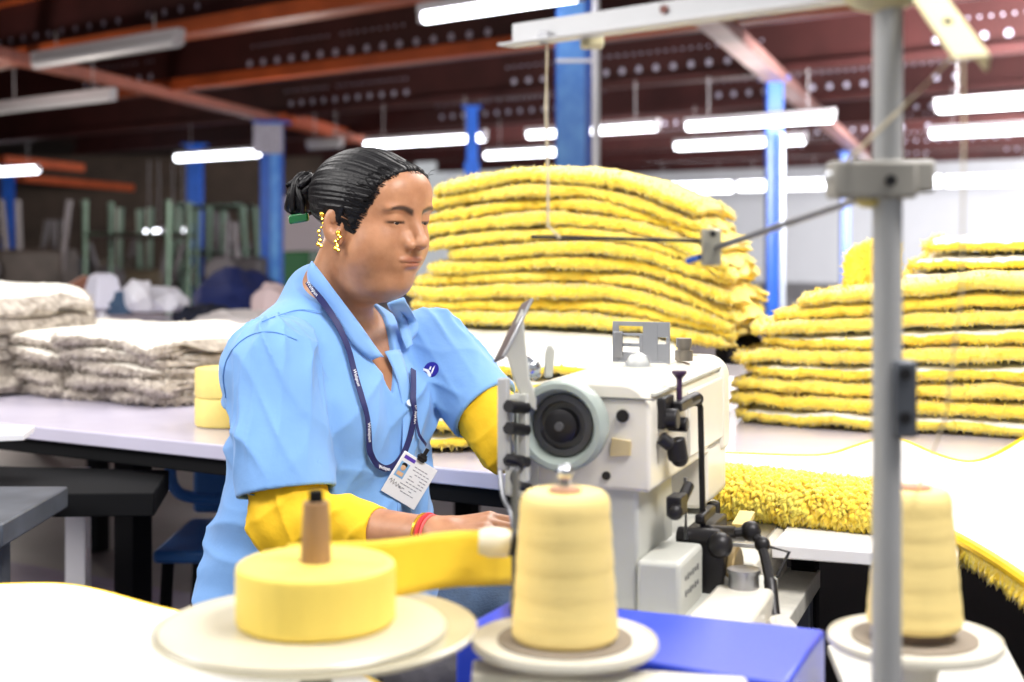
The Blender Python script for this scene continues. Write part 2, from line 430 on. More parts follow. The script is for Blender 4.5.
def vnoise(a, b, seed):
    r = random.Random(seed); s = 0
    for k in range(5):
        fx, fy, ph = r.uniform(2,9), r.uniform(-5,5), r.uniform(0,6.28); s += math.sin(a*fx+b*fy+ph)/(1+.3*k)
    return s/3
def rug_slab(name, c, half, depth, t, zf, seed, mats, e1=E1, e2=E2, label=None, group=None, tufts=900, top_white=False, tl=.012, ragged=.012, cat='rug', nseg=64, rl=None):
    """a folded shaggy rug: rounded slab, zf(s,d) gives how it sags; its rim carries short tufts of pile"""
    c = Vector(c); vs = []; fs = []; ms = []; m = 28
    def rim(si): return (1-abs(si)**6)**.25 if abs(si) < 1 else 0.0
    ring = []
    for i in range(nseg+1):
        u = -1+2*i/nseg; u = math.sin(u*PI/2)*.35+u*.65
        q = rim(u)
        for j in range(m):
            a = 2*PI*j/m; ca, sa = math.cos(a), math.sin(a)
            d = math.copysign(abs(ca)**.45, ca)*(depth/2)*(.55+.45*q); z = math.copysign(abs(sa)**.7, sa)*t/2*max(q, .05)
            s = u*half
            wob = ragged*vnoise(s*3, z*10+seed, seed)*1.6; fine = .0035*vnoise(s*40, d*30+z*60, seed+5)
            d2 = d+(wob if ca < 0 else -wob)+fine; s2 = s+(u**9)*ragged*2*vnoise(d*8, seed, seed+2)
            zz = zf(s2, d2)+z+t*.10*vnoise(s*6, d*5, seed+9)+fine
            vs.append(c+e1*s2+e2*d2+V(0,0,zz))
    for i in range(nseg):
        for j in range(m):
            k = (j+1) % m; f = (i*m+j, i*m+k, (i+1)*m+k, (i+1)*m+j); fs.append(f)
            a = 2*PI*(j+.5)/m
            white = (top_white and math.sin(a) > 0 and abs(math.cos(a)) < .985 and 2 < i < nseg-3)
            ms.append(1 if white else 0)
    fs.append(tuple(range(m))); ms.append(0); fs.append(tuple(range(nseg*m, nseg*m+m))[::-1]); ms.append(0)
    r = random.Random(seed*7+1)
    for _ in range(tufts):
        i = r.randrange(1, nseg-1); j = r.choice([r.gauss(m/2, 3.2), r.gauss(m/2, 2.0), r.gauss(0, 1.5)]); j = int(round(j)) % m
        if r.random() < .12: i = r.choice([1,2,nseg-3,nseg-2]); j = r.randrange(m)
        k = (j+1) % m
        if ms[i*m+j] == 1: continue
        a, b, d_ = vs[i*m+j], vs[i*m+k], vs[(i+1)*m+j]
        fu, fv = r.random(), r.random(); p = a+(b-a)*fu+(d_-a)*fv
        n = (d_-a).cross(b-a); n = n.normalized() if n.length > 1e-9 else V(0,-1,0)
        cc = c+e1*((p-c).dot(e1)*.98)+V(0,0,p.z-c.z)
        if n.dot(p-cc) < 0: n = -n
        dirn = (n+V(r.uniform(-.7,.7), r.uniform(-.7,.7), r.uniform(-.6,.35))).normalized()
        x, y, _d = frame_from(dirn); w = r.uniform(.0022, .0042); l = tl*r.uniform(.6, 1.4)
        bI = len(vs); p0 = p-dirn*.003
        vs += [p0+x*w, p0-x*w*.5+y*w*.87, p0-x*w*.5-y*w*.87, p0+dirn*l]
        fs += [(bI, bI+1, bI+3), (bI+1, bI+2, bI+3), (bI+2, bI, bI+3)]; ms += [2]*3
    me = bpy.data.meshes.new(name); me.from_pydata([tuple(v) for v in vs], [], fs)
    for q in mats: me.materials.append(q)
    me.polygons.foreach_set('material_index', ms); me.polygons.foreach_set('use_smooth', [True]*len(fs))
    bm = bmesh.new(); bm.from_mesh(me); bmesh.ops.recalc_face_normals(bm, faces=bm.faces); bm.to_mesh(me); bm.free()
    o = link(name, me); return tag(o, label, cat, group)
YM = [M_fur, M_mat, M_tuft]; YM2 = [M_fur2, M_mat, M_tuft]; GM = [M_gfur, M_cream, M_gtuft]
ORD = ['topmost', 'second from top', 'third from top', 'fourth from top', 'fifth from top', 'sixth from top', 'seventh from top', 'eighth from top', 'ninth from top', 'tenth from top', 'eleventh from top', 'twelfth from top']
def ordl(k, n): return 'lowest' if k == n-1 else ORD[k]

# low pile under the tall one: white-backed rug on top
G = 'shaggy rugs in the low pile under the tall pile'
cl = V(-.05,3.12,0); LE1 = V(.995,-.1,0).normalized(); LE2 = V(.1,.995,0).normalized()
nl = 5; tl_ = .036
for k in range(nl):
    i = nl-1-k
    z0 = .762+tl_*(k+.5)
    def zf(s, d, z0=z0, k=k): return z0-.055*max(0, abs(s+.0)/.62-.55)**1.5*k/nl+.012*k/nl*math.sin(s*5+1)+(.022*k/nl)*(d/.5)
    top = i == 0
    rug_slab('shaggy_rug', cl+E1*rng.uniform(-.02,.02)+E2*rng.uniform(-.015,.015), .45, 1.0, tl_*1.12, zf, 40+k, YM, e1=LE1, e2=LE2,
             label=('wide rug with white backing up, %s of low pile behind the sewing machine' if top else 'yellow shaggy rug in low pile behind the sewing machine, %s') % ordl(i, nl),
             group=G, top_white=True, tufts=900)
# tall yellow pile
G = 'yellow shaggy rugs in the tall pile'
ct = V(.19,3.36,0); TE1 = V(.953,-.303,0).normalized(); TE2 = V(.303,.953,0).normalized(); nt = 11; tt = .0325
offs = [-.0,.0,.01,-.0,.02,.015,.01,.0,-.0,-.01,.01]
for k in range(nt):
    i = nt-1-k; z0 = .965+tt*(k+.5); f = k/(nt-1)
    hl = .365+.012*math.sin(k*2.1); cx = 0
    if k < 5: hl = .375+.004*k; cx = 0
    if 4 <= k <= 5: cx = .02; hl -= .03
    if k >= 9: hl -= .03*(k-8); cx -= .012
    def zf(s, d, z0=z0, f=f, k=k):
        r = max(0.0, s/.38-.02); l = max(0.0, -s/.38-.1)
        return z0-(.085+.03*f)*r**2.2*(.45+.55*min(1, (k+2)/5))-.05*f*l**2.2+.006*math.sin(s*9+k*.22)*(k/(nt-1))**.5-.015*f*abs(d/.3)**2
    rug_slab('shaggy_rug', ct+TE1*(cx+rng.uniform(-.014,.014))+TE2*rng.uniform(-.02,.02), hl, .52, tt*1.17, zf, 60+k, YM if k % 3 else YM2, e1=TE1, e2=TE2,
             label='yellow shaggy rug folded in the tall pile behind the woman, %s' % ordl(i, nt), group=G, tufts=2600, tl=.010)
# right pile
G = 'yellow shaggy rugs in the wide right pile'
RE1 = V(.92,-.39,0).normalized(); RE2 = V(.39,.92,0).normalized(); cr = V(.46,3.04,0)+RE1*.62+RE2*.33; nrp = 9; tr = .035
for k in range(nrp):
    i = nrp-1-k; z0 = .762+tr*(k+.5); f = k/(nrp-1)
    left = [.0,.0,-.005,.02,.0,.05,.03,.09,.13][k]
    hl = .62-left/2
    def zf(s, d, z0=z0, f=f, k=k): return z0+.007*math.sin(s*8+k*.3)*f**.5-.05*f*max(0, -s/.6-.3)**2+.012*f*math.sin(s*3+1)
    rug_slab('shaggy_rug', cr+RE1*(left/2+rng.uniform(-.012,.012))+RE2*rng.uniform(-.02,.02), hl, .66, tr*1.17, zf, 90+k, YM if k % 2 else YM2, e1=RE1, e2=RE2,
             label='yellow shaggy rug in the wide right-hand pile, %s' % ordl(i, nrp), group=G, top_white=(k in (0, 3, 5)), tufts=3000, tl=.010)
# upper layers further back on the right
G = 'white backed rugs on top of the right pile'
for k in range(3):
    z0 = 1.085+.034*k
    def zf(s, d, z0=z0, k=k): return z0+.006*math.sin(s*6+k)+.01*(d/.3)
    rug_slab('shaggy_rug', cr+RE1*(.16+.02*k)+RE2*.06, .44, .50-.05*k, .032, zf, 120+k, YM, e1=RE1, e2=RE2,
             label='white-backed rug with yellow pile edge, %s of those set back on right pile' % ['lowest','middle one','topmost'][k], group=G, top_white=True, tufts=1400)
# a rug corner flipped up at the left of the right pile
def zf(s, d): return 1.09+.05*math.cos(s*9)
m_ = rug_slab('shaggy_rug', V(.79,3.08,0), .055, .07, .11, lambda s, d: 1.105+.25*s, 131, YM, label='crumpled yellow rug corner standing up beside the stand pole, on right pile', tufts=500)

# grey and cream rugs on the left of the table
G = 'cream topped rugs stacked at the far left of the table'
def gstack(c, half, depth, n, t, z0, where, grp, seed, curl=0.0, e1=E1, e2=E2):
    for k in range(n):
        i = n-1-k; f = k/max(1, n-1)
        def zf(s, d, k=k, f=f): return z0+t*(k+.5)-curl*f*max(0, s/half-.25)**2*1.0-.014*f*max(0, -s/half-.3)**2+.004*math.sin(s*12+k)
        rug_slab('cream_rug', Vector(c)+e1*rng.uniform(-.015,.015)+e2*rng.uniform(-.02,.02), half*(1-.03*f), depth, t*1.2, zf, seed+k, GM, e1=e1, e2=e2,
                 label='cream rug %s, %s' % (where, ordl(i, n)), group=grp, top_white=(i < 3), tufts=1100, tl=.016, ragged=.02, nseg=40)
gstack(V(-1.46,3.72,0), .22, .60, 6, .046, .762, 'in the tall curled stack at the table\'s left end', G, 150, curl=.09)
gstack(V(-1.155,3.80,0), .185, .52, 5, .033, .762, 'in the low stack right of the curled one', 'cream rugs in the low middle stack', 160, curl=.05)
gstack(V(-.84,3.62,0), .19, .56, 5, .034, .762, 'in the low stack by the yellow rolls', 'cream rugs in the low stack near the woman', 170, curl=.05)
gstack(V(-1.48,3.38,0), .17, .30, 1, .02, .762, 'lying alone at the table\'s front left corner', 'single cream rug', 180)
# rolls of tape on the table behind her back
M_tape = mat('cream yellow tape', (246,222,130), .6, var=.08, vscale=30)
for k in range(2):
    p = V(-.615,3.02,.762+k*.062)
    o = MB().lathe([(.014,0),(.066,0),(.068,.004),(.068,.056),(.066,.060),(.014,.060)], p, n=40).build('tape_roll', M_tape)
    tag(o, 'pale yellow tape roll behind the woman\'s back, %s of two' % ('lower','upper')[k], 'tape roll', 'tape rolls on the long table')

# large white mat with yellow binding, lying to the right of the machine
M_bind = mat('yellow binding', (252,206,30), .6, var=.12, vscale=40)
def sheet(name, outline, z, th, mats, label, cat, bind=.008, zfun=None):
    """flat mat cut to an outline, with a bound rolled edge"""
    t = thing(name, (outline[0][0], outline[0][1], z), label, cat)
    n = len(outline); bm = bmesh.new()
    top = [bm.verts.new((x, y, z+th)) for x, y in outline]; fc = bm.faces.new(top)
    r = bmesh.ops.triangulate(bm, faces=[fc]); 
    for _ in range(4):
        bmesh.ops.subdivide_edges(bm, edges=[e for e in bm.edges if e.calc_length() > .05], cuts=1, use_grid_fill=True)
        bmesh.ops.triangulate(bm, faces=bm.faces[:])
    zf_ = zfun or (lambda x, y: 0.0)
    for v in bm.verts: v.co.z = z+th+zf_(v.co.x, v.co.y)
    ret = bmesh.ops.extrude_face_region(bm, geom=bm.faces[:])
    for g in ret['geom']:
        if isinstance(g, bmesh.types.BMVert): g.co.z -= th
    bmesh.ops.recalc_face_normals(bm, faces=bm.faces)
    me = bpy.data.meshes.new('mat_sheet'); bm.to_mesh(me); bm.free(); me.materials.append(mats[0])
    me.polygons.foreach_set('use_smooth', [True]*len(me.polygons)); me.set_sharp_from_angle(angle=.7)
    link('mat_sheet', me, t)
    pts = [V(x, y, z+th*.5+zf_(x, y)) for x, y in outline]; pts.append(pts[0])
    MB().tube(pts, bind, n=8).build('binding', mats[1], t, label='yellow bound edge')
    return t
def pxs(L, Z): return [(PZ(x, y, Z).x, PZ(x, y, Z).y) for x, y in L]
def smooth2(L, it=3):
    q = smooth_pts([(a, b, 0) for a, b in L], it); return [(v.x, v.y) for v in q]
zm = .772
back = pxs([(660,455),(723,456),(790,459),(827,459),(852,450),(873,443),(890,440),(907,444),(930,455),(955,464),(975,466),(1000,456),(1024,440),(1060,420)], zm)
front = [(1.28,2.35),(1.05,1.75),(.78,1.52),(.62,1.60),(.60,1.75),(.575,1.90),(.54,1.93),(.44,1.98),(.36,2.03),(.22,2.16)]
outline = smooth2(back+front+[back[0]])[:-1]
def sag(x, y):
    d = (x-.62)*.9-(y-1.75)*.45
    q = max(0, x-.60)+max(0, 1.75-y)*.5
    dN = (T0.x-x)*E2.x+(T0.y-y)*E2.y
    return -.30*max(0, dN-.02)**1.4*min(1, max(0, (x-.58)/.12))
matR = sheet('bound_mat', outline, zm-.004, .010, [M_mat, M_bind], 'large white-backed mat with yellow bound edge, spread right of the machine', 'mat', .0075, sag)
# its shaggy side folded up at the needle: many tufts
def shag(name, parent, base, n, seed, l=(.014,.024), w=(.004,.0065), mt=None, label=None, body=None):
    r = random.Random(seed); m = MB()
    m2 = []
    for _ in range(n):
        p, nrm = base(r)
        d = (nrm+V(r.uniform(-.6,.6), r.uniform(-.6,.6), r.uniform(-.7,.4))).normalized(); x, y, _d = frame_from(d)
        ll = r.uniform(*l); ww = r.uniform(*w); vs = [p-d*.004+x*ww*.8*math.cos(a)+y*ww*.8*math.sin(a) for a in (0,1.57,3.14,4.71)]
        q = p+d*ll*.55+V(0,0,-.002); vs += [q+x*ww*math.cos(a)+y*ww*math.sin(a) for a in (0,1.57,3.14,4.71)]
        vs.append(p+d*ll+V(0,0,-.005))
        m.add(vs, [(0,1,5,4),(1,2,6,5),(2,3,7,6),(3,0,4,7),(4,5,8),(5,6,8),(6,7,8),(7,4,8)])
    return m.build(name, mt or M_fur, parent, angle=180, label=label)
fa = V(.255,2.10,.795); fb = V(.585,1.93,.786)
m = MB(); pts = []
K = 26
for i in range(K+1):
    u = i/K; p = fa.lerp(fb, u)
    pts.append((p, .034*(min(1, (u+.04)*5))**.5*(1-max(0, u-.75)**2*7.0)))
d_ = (fb-fa).normalized(); nrm = V(d_.y, -d_.x, 0).normalized()   # towards the camera
nseg = 20; vs = []; fs = []
for p, rr in pts:
    for j in range(nseg):
        a = 2*PI*j/nseg; vs.append(p+nrm*(math.cos(a)*rr*1.55)+Z3*(math.sin(a)*rr*.95-.0))
for i in range(K):
    for j in range(nseg):
        k = (j+1) % nseg; fs.append((i*nseg+j, i*nseg+k, (i+1)*nseg+k, (i+1)*nseg+j))
fs += [tuple(range(nseg)), tuple(range(K*nseg, K*nseg+nseg))]
m.add(vs, fs); m.build('pile_fold', M_fur, matR, label='folded yellow shaggy pile')
def base(r):
    u = r.random(); i = min(K, int(u*K+.5)); p = fa.lerp(fb, u); rr = pts[i][1]; a = r.uniform(-1.35, 2.4) if r.random() < .9 else r.uniform(0, 6.28)
    n = nrm*math.cos(a)+Z3*math.sin(a); return p+nrm*(math.cos(a)*rr*1.5)+Z3*(math.sin(a)*rr*.9), n
shag('shag_tufts', matR, base, 3600, 5, l=(.010,.018), w=(.003,.005), mt=M_tuft)['kind'] = 'stuff'
# fringe below the right overhang
fr = [V(a, b, .768+sag(a, b)) for a, b in ((.585,1.90),(.600,1.76),(.615,1.62),(.69,1.56),(.78,1.53),(.92,1.64),(1.05,1.76))]
def base2(r):
    k = r.randrange(len(fr)-1); p = fr[k].lerp(fr[k+1], r.random()); return p+V(0,0,-.006), V(-.2,-.5,-.9)
shag('fringe', matR, base2, 900, 6, l=(.012,.022), w=(.0025,.004), mt=M_fur)

# side table by the machine
ta = thing('side_table', (.45,2.0,0), 'white-topped narrow table with black leg, right of the machine', 'table')
PHI = math.radians(20.5); MA = V(math.sin(PHI), math.cos(PHI), 0); MBv = V(math.cos(PHI), -math.sin(PHI), 0)
MB().prism([(0,0),(.235,0),(.235,.18),(0,.18)], V(.345,1.86,.741), MBv, MA, Z3, .018).build('table_top', M_wht, ta, bevel=.002)
for s, d in ((.195,.015),(.195,.16)):
    MB().box(V(.345,1.86,.37)+MBv*(s+.02)+MA*d, (.035,.035,.74), (MBv,MA,Z3)).build('leg', M_black, ta, bevel=.002)
for s, d in ((.02,.16),):
    MB().box(V(.345,1.86,.37)+MBv*(s)+MA*d, (.035,.035,.74), (MBv,MA,Z3)).build('leg', M_black, ta, bevel=.002)
MB().box(V(.345,1.86,.725)+MBv*.12+MA*.165, (.22,.025,.03), (MBv,MA,Z3)).build('apron', M_black, ta)

# front-left table with bound mat
tf = thing('foreground_table', (-.55,1.15,0), 'white cutting table under the bound mat at the lower left', 'table')
zf0 = .735
poly = [(-.95,.78),(-.14,.78),(-.14,1.30),(-.27,1.44),(-.40,1.57),(-.55,1.67),(-.95,1.67)]
MB().prism(poly, V(0,0,zf0-.03), V(1,0,0), V(0,1,0), Z3, .026).build('table_top', M_wht, tf, bevel=.002)
for x, y in ((-.88,.85),(-.22,.85),(-.24,1.35),(-.88,1.6)):
    MB().box((x, y, (zf0-.03)/2), (.04,.04,zf0-.03)).build('leg', M_black, tf, bevel=.002)
fo = pxs([(-60,585),(0,583),(30,582),(60,582),(90,586),(120,594),(150,603),(180,610),(230,622),(300,645),(350,668),(395,690)], .745)
fo += [(-.12,1.22),(-.10,.95),(-.14,.80),(-.6,.78),(-.97,.80)]
sheet('bound_mat', smooth2([(a, b) for a, b in fo]+[fo[0]])[:-1], .733, .011, [M_mat, M_bind], 'large white mat with yellow bound edge lying in the lower left', 'mat', .0065)
# left: steel-topped cart, black shelf slab, board
t = thing('metal_bench', V(-.98,2.45,0), 'low grey steel bench with one leg at the left edge of the photo', 'bench')
MB().prism([(-1.25,2.25),(-.83,2.28),(-.83,2.62),(-1.25,2.62)], V(0,0,.66), V(1,0,0), V(0,1,0), Z3, .04).build('bench_top', M_grey, t, bevel=.004)
for x in (-1.2,-.95):
    for y in (2.31,2.56): MB().box((x, y, .33), (.05,.05,.66)).build('leg', M_grey, t, bevel=.003)
t = thing('low_black_table', V(-1.1,2.85,0), 'black slab table under the long table, left of the woman', 'table')
MB().prism([(-1.7,2.62),(-.68,2.66),(-.715,2.92),(-1.7,3.05)], V(0,0,.635), V(1,0,0), V(0,1,0), Z3, .045).build('slab', M_black, t, bevel=.003)
for x, y in ((-1.6,2.75),(-1.25,2.9)): MB().box((x, y, .30), (.05,.05,.635)).build('leg', M_black, t)
o = MB().prism([(-1.3,2.62),(-.955,2.74),(-.975,2.86),(-1.3,2.95)], V(0,0,.768), V(1,0,0), V(0,1,0), Z3, .012).build('board', [M_wht], bevel=.001)
tag(o, 'white board with brown edge jutting over the long table\'s near edge', 'board')
for i, (px, py, w) in enumerate(((78,505,.05),)):
    o = MB().box(P(px, 512, 3.6)+V(0,0,-.1), (.05,.05,.42)).build('white_post', M_wht); tag(o, 'short white post beneath the black slab table', 'post')
# cloth on floor, floor sheets, blue chair
def crumple(name, c, r, col, label, cat, seed, h=.5):
    rs = np.random.RandomState(seed); ks = rs.uniform(-1,1,(7,3)); ks /= np.linalg.norm(ks, axis=1)[:,None]; fq = rs.uniform(1.6,4.0,7)/min(r); ph = rs.uniform(0,6.3,7)
    c = Vector(c)
    def f(p):
        n = 0
        for k in range(7): n = n+np.abs(np.sin((p[0]*ks[k,0]+p[1]*ks[k,1]+p[2]*ks[k,2])*fq[k]+ph[k]))
        return np.maximum(ell(p, (c.x, c.y, c.z), r)+(n-4.2)*min(r)*.09, c.z-r[2]*h-p[2])*.8
    o = nets(f, c-V(*r)*1.3, c+V(*r)*1.3, max(r)/34, name, mat('cloth %s' % (col,), col, .85, bump=.2, bscale=80), None)
    return tag(o, label, cat)
crumple('cloth_heap', V(-1.22,3.62,.05), (.16,.10,.07), (206,200,200), 'crumpled pale cloth on the floor under the black slab table', 'cloth', 3)
for i, (x0, y0, x1, y1, l) in enumerate(((-2.3,3.7,-.95,4.75,'far'), (-1.5,2.45,-.2,3.55,'near'))):
    o = MB().box(((x0+x1)/2, (y0+y1)/2, .012+.0), (x1-x0, y1-y0, .024), (E1, E2, Z3)).build('floor_sheet', M_lilac_floor, bevel=.003)
    tag(o, 'flat lilac sheet laid on the floor at left, %s one' % l, 'floor sheet')
t = thing('plastic_chair', P(195,475,3.3)*1.0-V(0,0,P(195,475,3.3).z), 'blue plastic chair half hidden behind the woman\'s back under table', 'chair')
p = P(200,478,3.3); mbl = mat('blue plastic', (46,110,180), .4)
MB().tube(smooth_pts([p+V(-.07,0,.06), p+V(-.07,0,-.02), p+V(-.03,0,-.05), p+V(.16,0,-.05), p+V(.2,0,.05)], 3), .014, n=8).build('arm_rail', mbl, t)
MB().box((p.x+.1, p.y+.1, .43), (.38,.38,.03)).build('seat', mbl, t, bevel=.01)
MB().box((p.x+.1, p.y+.29, .56), (.36,.03,.20)).build('backrest', mbl, t, bevel=.01)
for i in (-1,1):
    for j in (-1,1): MB().cyl((p.x+.1+i*.16, p.y+.1+j*.16, .42), (p.x+.1+i*.18, p.y+.1+j*.18, 0), .014).build('leg', M_black, t)

# ---------------------------------------------------------------- dim workshop behind, on the left
M_rack = mat('green grey paint', (120,146,128), .5, var=.2)
def rack(px0, px1, py0, py1, Y, label, cols=3, bars=(.2,.65), slant=False, r=.035):
    a = P(px0, py1, Y); b = P(px1, py0, Y); t = thing('rack_frame', ((a.x+b.x)/2, Y, 0), label, 'rack', 'green-grey machine racks')
    for i in range(cols):
        x = a.x+(b.x-a.x)*i/(cols-1); dx = (.12 if slant else 0)*(i-1)
        MB().tube([(x+dx, Y, 0), (x, Y, b.z)], r, n=8).build('post', M_rack, t)
        MB().tube([(x+dx, Y+.9, 0), (x, Y+.9, b.z)], r, n=8).build('post', M_rack, t)
    for f in bars:
        z = a.z+(b.z-a.z)*f
        for q in (0,.9): MB().tube([(a.x, Y+q, z), (b.x, Y+q, z)], r*.7, n=8).build('rail', M_rack, t)
        MB().box(((a.x+b.x)/2, Y+.45, z-.03), (abs(b.x-a.x), .9, .02)).build('shelf_board', M_deck, t)
rack(85, 168, 200, 290, 14, 'green-grey rack with a long rail at mid left', 2, (.62,))
rack(120, 180, 208, 300, 17, 'green-grey rack right behind the two small lights', 3, (.3,.7), r=.05)
rack(176, 242, 206, 300, 19, 'leaning green-grey rack between the far left columns', 3, (1.0,.5), True, r=.06)
def machine(px, py, Y, w, h, col, label, seed):
    r = random.Random(seed); p = P(px, py, Y); t = thing('workshop_machine', (p.x, Y, 0), label, 'machine', 'dim machines in the far hall')
    mm = mat('machine %s' % (col,), col, .6, var=.5, vscale=5); z = max(.3, p.z)
    MB().box((p.x, Y, z*.3), (w, .7, z*.6)).build('cabinet', mm, t, bevel=.02)
    MB().box((p.x+w*.1, Y, z*.6+h*.25), (w*.6, .5, h*.5)).build('head', mm, t, bevel=.04)
    for i in range(3):
        x = p.x+r.uniform(-.5,.5)*w; MB().cyl((x, Y-.2, z*.6), (x+r.uniform(-.2,.2), Y-.2, z*.6+h), .03).build('arm', mat('dull steel', (104,100,104), .5, metal=.3), t)
    MB().lathe([(.02,-.03),(.16,-.03),(.18,0),(.16,.03),(.02,.03)], (p.x-w*.3, Y-.38, z*.6+h*.3), (0,1,0), n=24).build('wheel', mat('dull steel', (104,100,104)), t)
for i, (px, py, Y, w, h, c, l) in enumerate((
    (28, 255, 13, 1.0, .9, (74,66,62), 'brown-grey machine at the far left behind curled stack'),
    (62, 262, 15, .6, .8, (62,62,66), 'dark machine left of the brown carton'),
    (140, 268, 16.2, .8, .6, (96,84,66), 'tan panelled machine below the two small lights'),
    (243, 262, 16, .6, .8, (66,62,66), 'dark machine with round guard between the blue columns'),
    (243, 245, 21.4, .8, .9, (92,84,88), 'grey machine furthest back between the blue columns'),
    (108, 258, 20.5, 1.2, .7, (84,74,64), 'brown machine furthest back at mid left'))):
    machine(px, py, Y, w, h, c, l, i)
t = thing('workshop_table', P(110,320,6.0)-V(0,0,P(110,320,6.0).z), 'second lilac table further back at left, heaped with cloth', 'table')
MB().box((-1.82,6.45,.75), (2.6,1.3,.03), (E1,E2,Z3)).build('table_top', M_lilac, t, bevel=.003)
for i in (-1,1):
    for j in (-1,1): MB().box(V(-1.82,6.45,.37)+E1*(i*1.2)+E2*(j*.58), (.05,.05,.74)).build('leg', M_black, t)
o = crumple('cloth_bundle', P(155,303,6.2), (.16,.12,.07), (232,230,240), 'long white cloth bundle on the back table', 'cloth', 4)
crumple('cloth_bundle', P(138,300,6.0), (.07,.07,.09), (236,234,242), 'round white cloth bundle beside the long one', 'cloth', 5)
crumple('cloth_bundle', P(236,303,6.6), (.21,.22,.16), (22,36,92), 'dark navy cloth heap left of the plate column', 'cloth', 6)
crumple('cloth_bundle', P(205,318,6.0), (.13,.12,.06), (16,20,40), 'black-navy folded cloth at the foot of the heap', 'cloth', 16)
crumple('cloth_bundle', P(272,305,6.0), (.09,.10,.09), (206,184,184), 'pinkish grey bundle behind the woman\'s shoulder', 'cloth', 7)
crumple('cloth_bundle', P(240,322,5.9), (.20,.16,.05), (214,206,204), 'pale grey cloth draped low behind the shoulder', 'cloth', 8)
crumple('cloth_bundle', P(121,306,6.0), (.06,.06,.07), (62,84,110), 'small blue-grey cloth next to the white cover', 'cloth', 9)
crumple('cloth_bundle', P(62,318,6.2), (.07,.07,.07), (92,88,98), 'dark lump of cloth at the foot of curled stack', 'cloth', 10)
t = thing('covered_lamp', P(103,312,6.0), 'white cover on a thin stand, like a lamp shade, on back table', 'covered machine')
q = P(103,300,6.0)
MB().lathe([(.10,0),(.095,.03),(.065,.14),(.04,.15),(0,.15)], q+V(0,0,-.035), n=4).build('cover', mat('cloth cover', (226,224,238), .8), t, bevel=.01)
MB().cyl((q.x, q.y, .765), (q.x, q.y, q.z-.03), .022).build('stand', M_wht, t)
o = MB().box(P(78,294,6.6), (.15,.15,.12), (V(.8,.3,.5).normalized(), V(-.35,.93,0).normalized(), V(-.45,-.2,.85).normalized())).build('carton', mat('carton', (140,92,72), .8), bevel=.004); tag(o, 'tilted brown carton left of the white cover', 'carton')
o = MB().box((P(302,268,9.5).x,9.5,.53), (.17,.5,1.06)).build('green_crate', mat('green panel', (24,104,52), .5), bevel=.01); tag(o, 'green panel crate behind the woman\'s neck', 'crate')
o = MB().box((P(306,245,12).x,12,.75), (.34,.3,1.5)).build('grey_cabinet', mat('cabinet grey', (176,166,172), .6), bevel=.01); tag(o, 'tall pale grey cabinet between plate column and the woman\'s hair', 'cabinet')
crumple('cloth_bundle', P(738,352,3.25), (.05,.05,.05), (40,42,60), 'dark navy lump between the tall pile and right pile', 'cloth', 12)
# ================================================================ sewing machine
M_cm = mat('machine enamel', (234,228,214), .38, var=.06, vscale=9, coat=.25, bump=.02, bscale=60)
M_cm2 = mat('machine enamel grey', (196,196,188), .4, var=.08, vscale=9)
M_wheel = mat('handwheel enamel', (158,168,162), .35, coat=.3)
M_dark = mat('blackened steel', (38,36,38), .4, metal=.4)
M_chrome = mat('chrome', (214,216,222), .14, metal=1.0)
M_rub = mat('grey rubber', (82,82,84), .5)
O = V(.158,1.60,0); U = MBv; A = MA
def mp(u, v, z): return O+U*u+A*v+V(0,0,z)
UAZ = (U, A, Z3)
sm = thing('sewing_machine', mp(-.07,.15,.735), 'cream industrial sewing machine with handwheel facing the photo', 'sewing machine')
# arm body: profile across (u,z) run along v
def arch(u0, u1, z0, z1, r, n=6, bl=True):
    p = [(u0, z0), (u1, z0)]
    for k in range(n+1): a = PI/2*k/n; p.append((u1-r+r*math.cos(a), z1-r+r*math.sin(a)))
    for k in range(n+1): a = PI/2+PI/2*k/n; p.append((u0+r+r*math.cos(a), z1-r+r*math.sin(a)))
    return p
m = MB()
m.prism(arch(-.150,0,.875,1.000,.034), mp(0,.0,0), U, Z3, A, .405)
m.build('arm', M_cm, sm, bevel=.005, seg=3)
MB().prism(arch(-.146,-.016,.735,.90,.005), mp(0,.006,0), U, Z3, A, .165).build('column', M_cm2, sm, bevel=.006, seg=3)
# end cap plate at the far end and head
MB().prism(arch(-.146,.005,.868,1.000,.03), mp(0,.378,0), U, Z3, A, .045).build('face_cover', M_cm, sm, bevel=.008, seg=3)
MB().prism([(-.13,.80),(-.012,.80),(0,.812),(0,.90),(-.14,.90),(-.14,.815)], mp(0,.30,0), U, Z3, A, .12).build('head', M_cm, sm, bevel=.006, seg=3)
MB().box(mp(.001,.28,.930), (.006,.20,.085), UAZ).build('side_cover', M_cm, sm, bevel=.004)
MB().box(mp(-.002,.20,.985), (.006,.36,.003), UAZ).build('top_seam', M_cm2, sm)
m = MB(); m.prism(arch(-.115,-.035,.996,1.003,.003), mp(0,.12,0), U, Z3, A, .25); m.build('top_cover', M_cm, sm, bevel=.003)
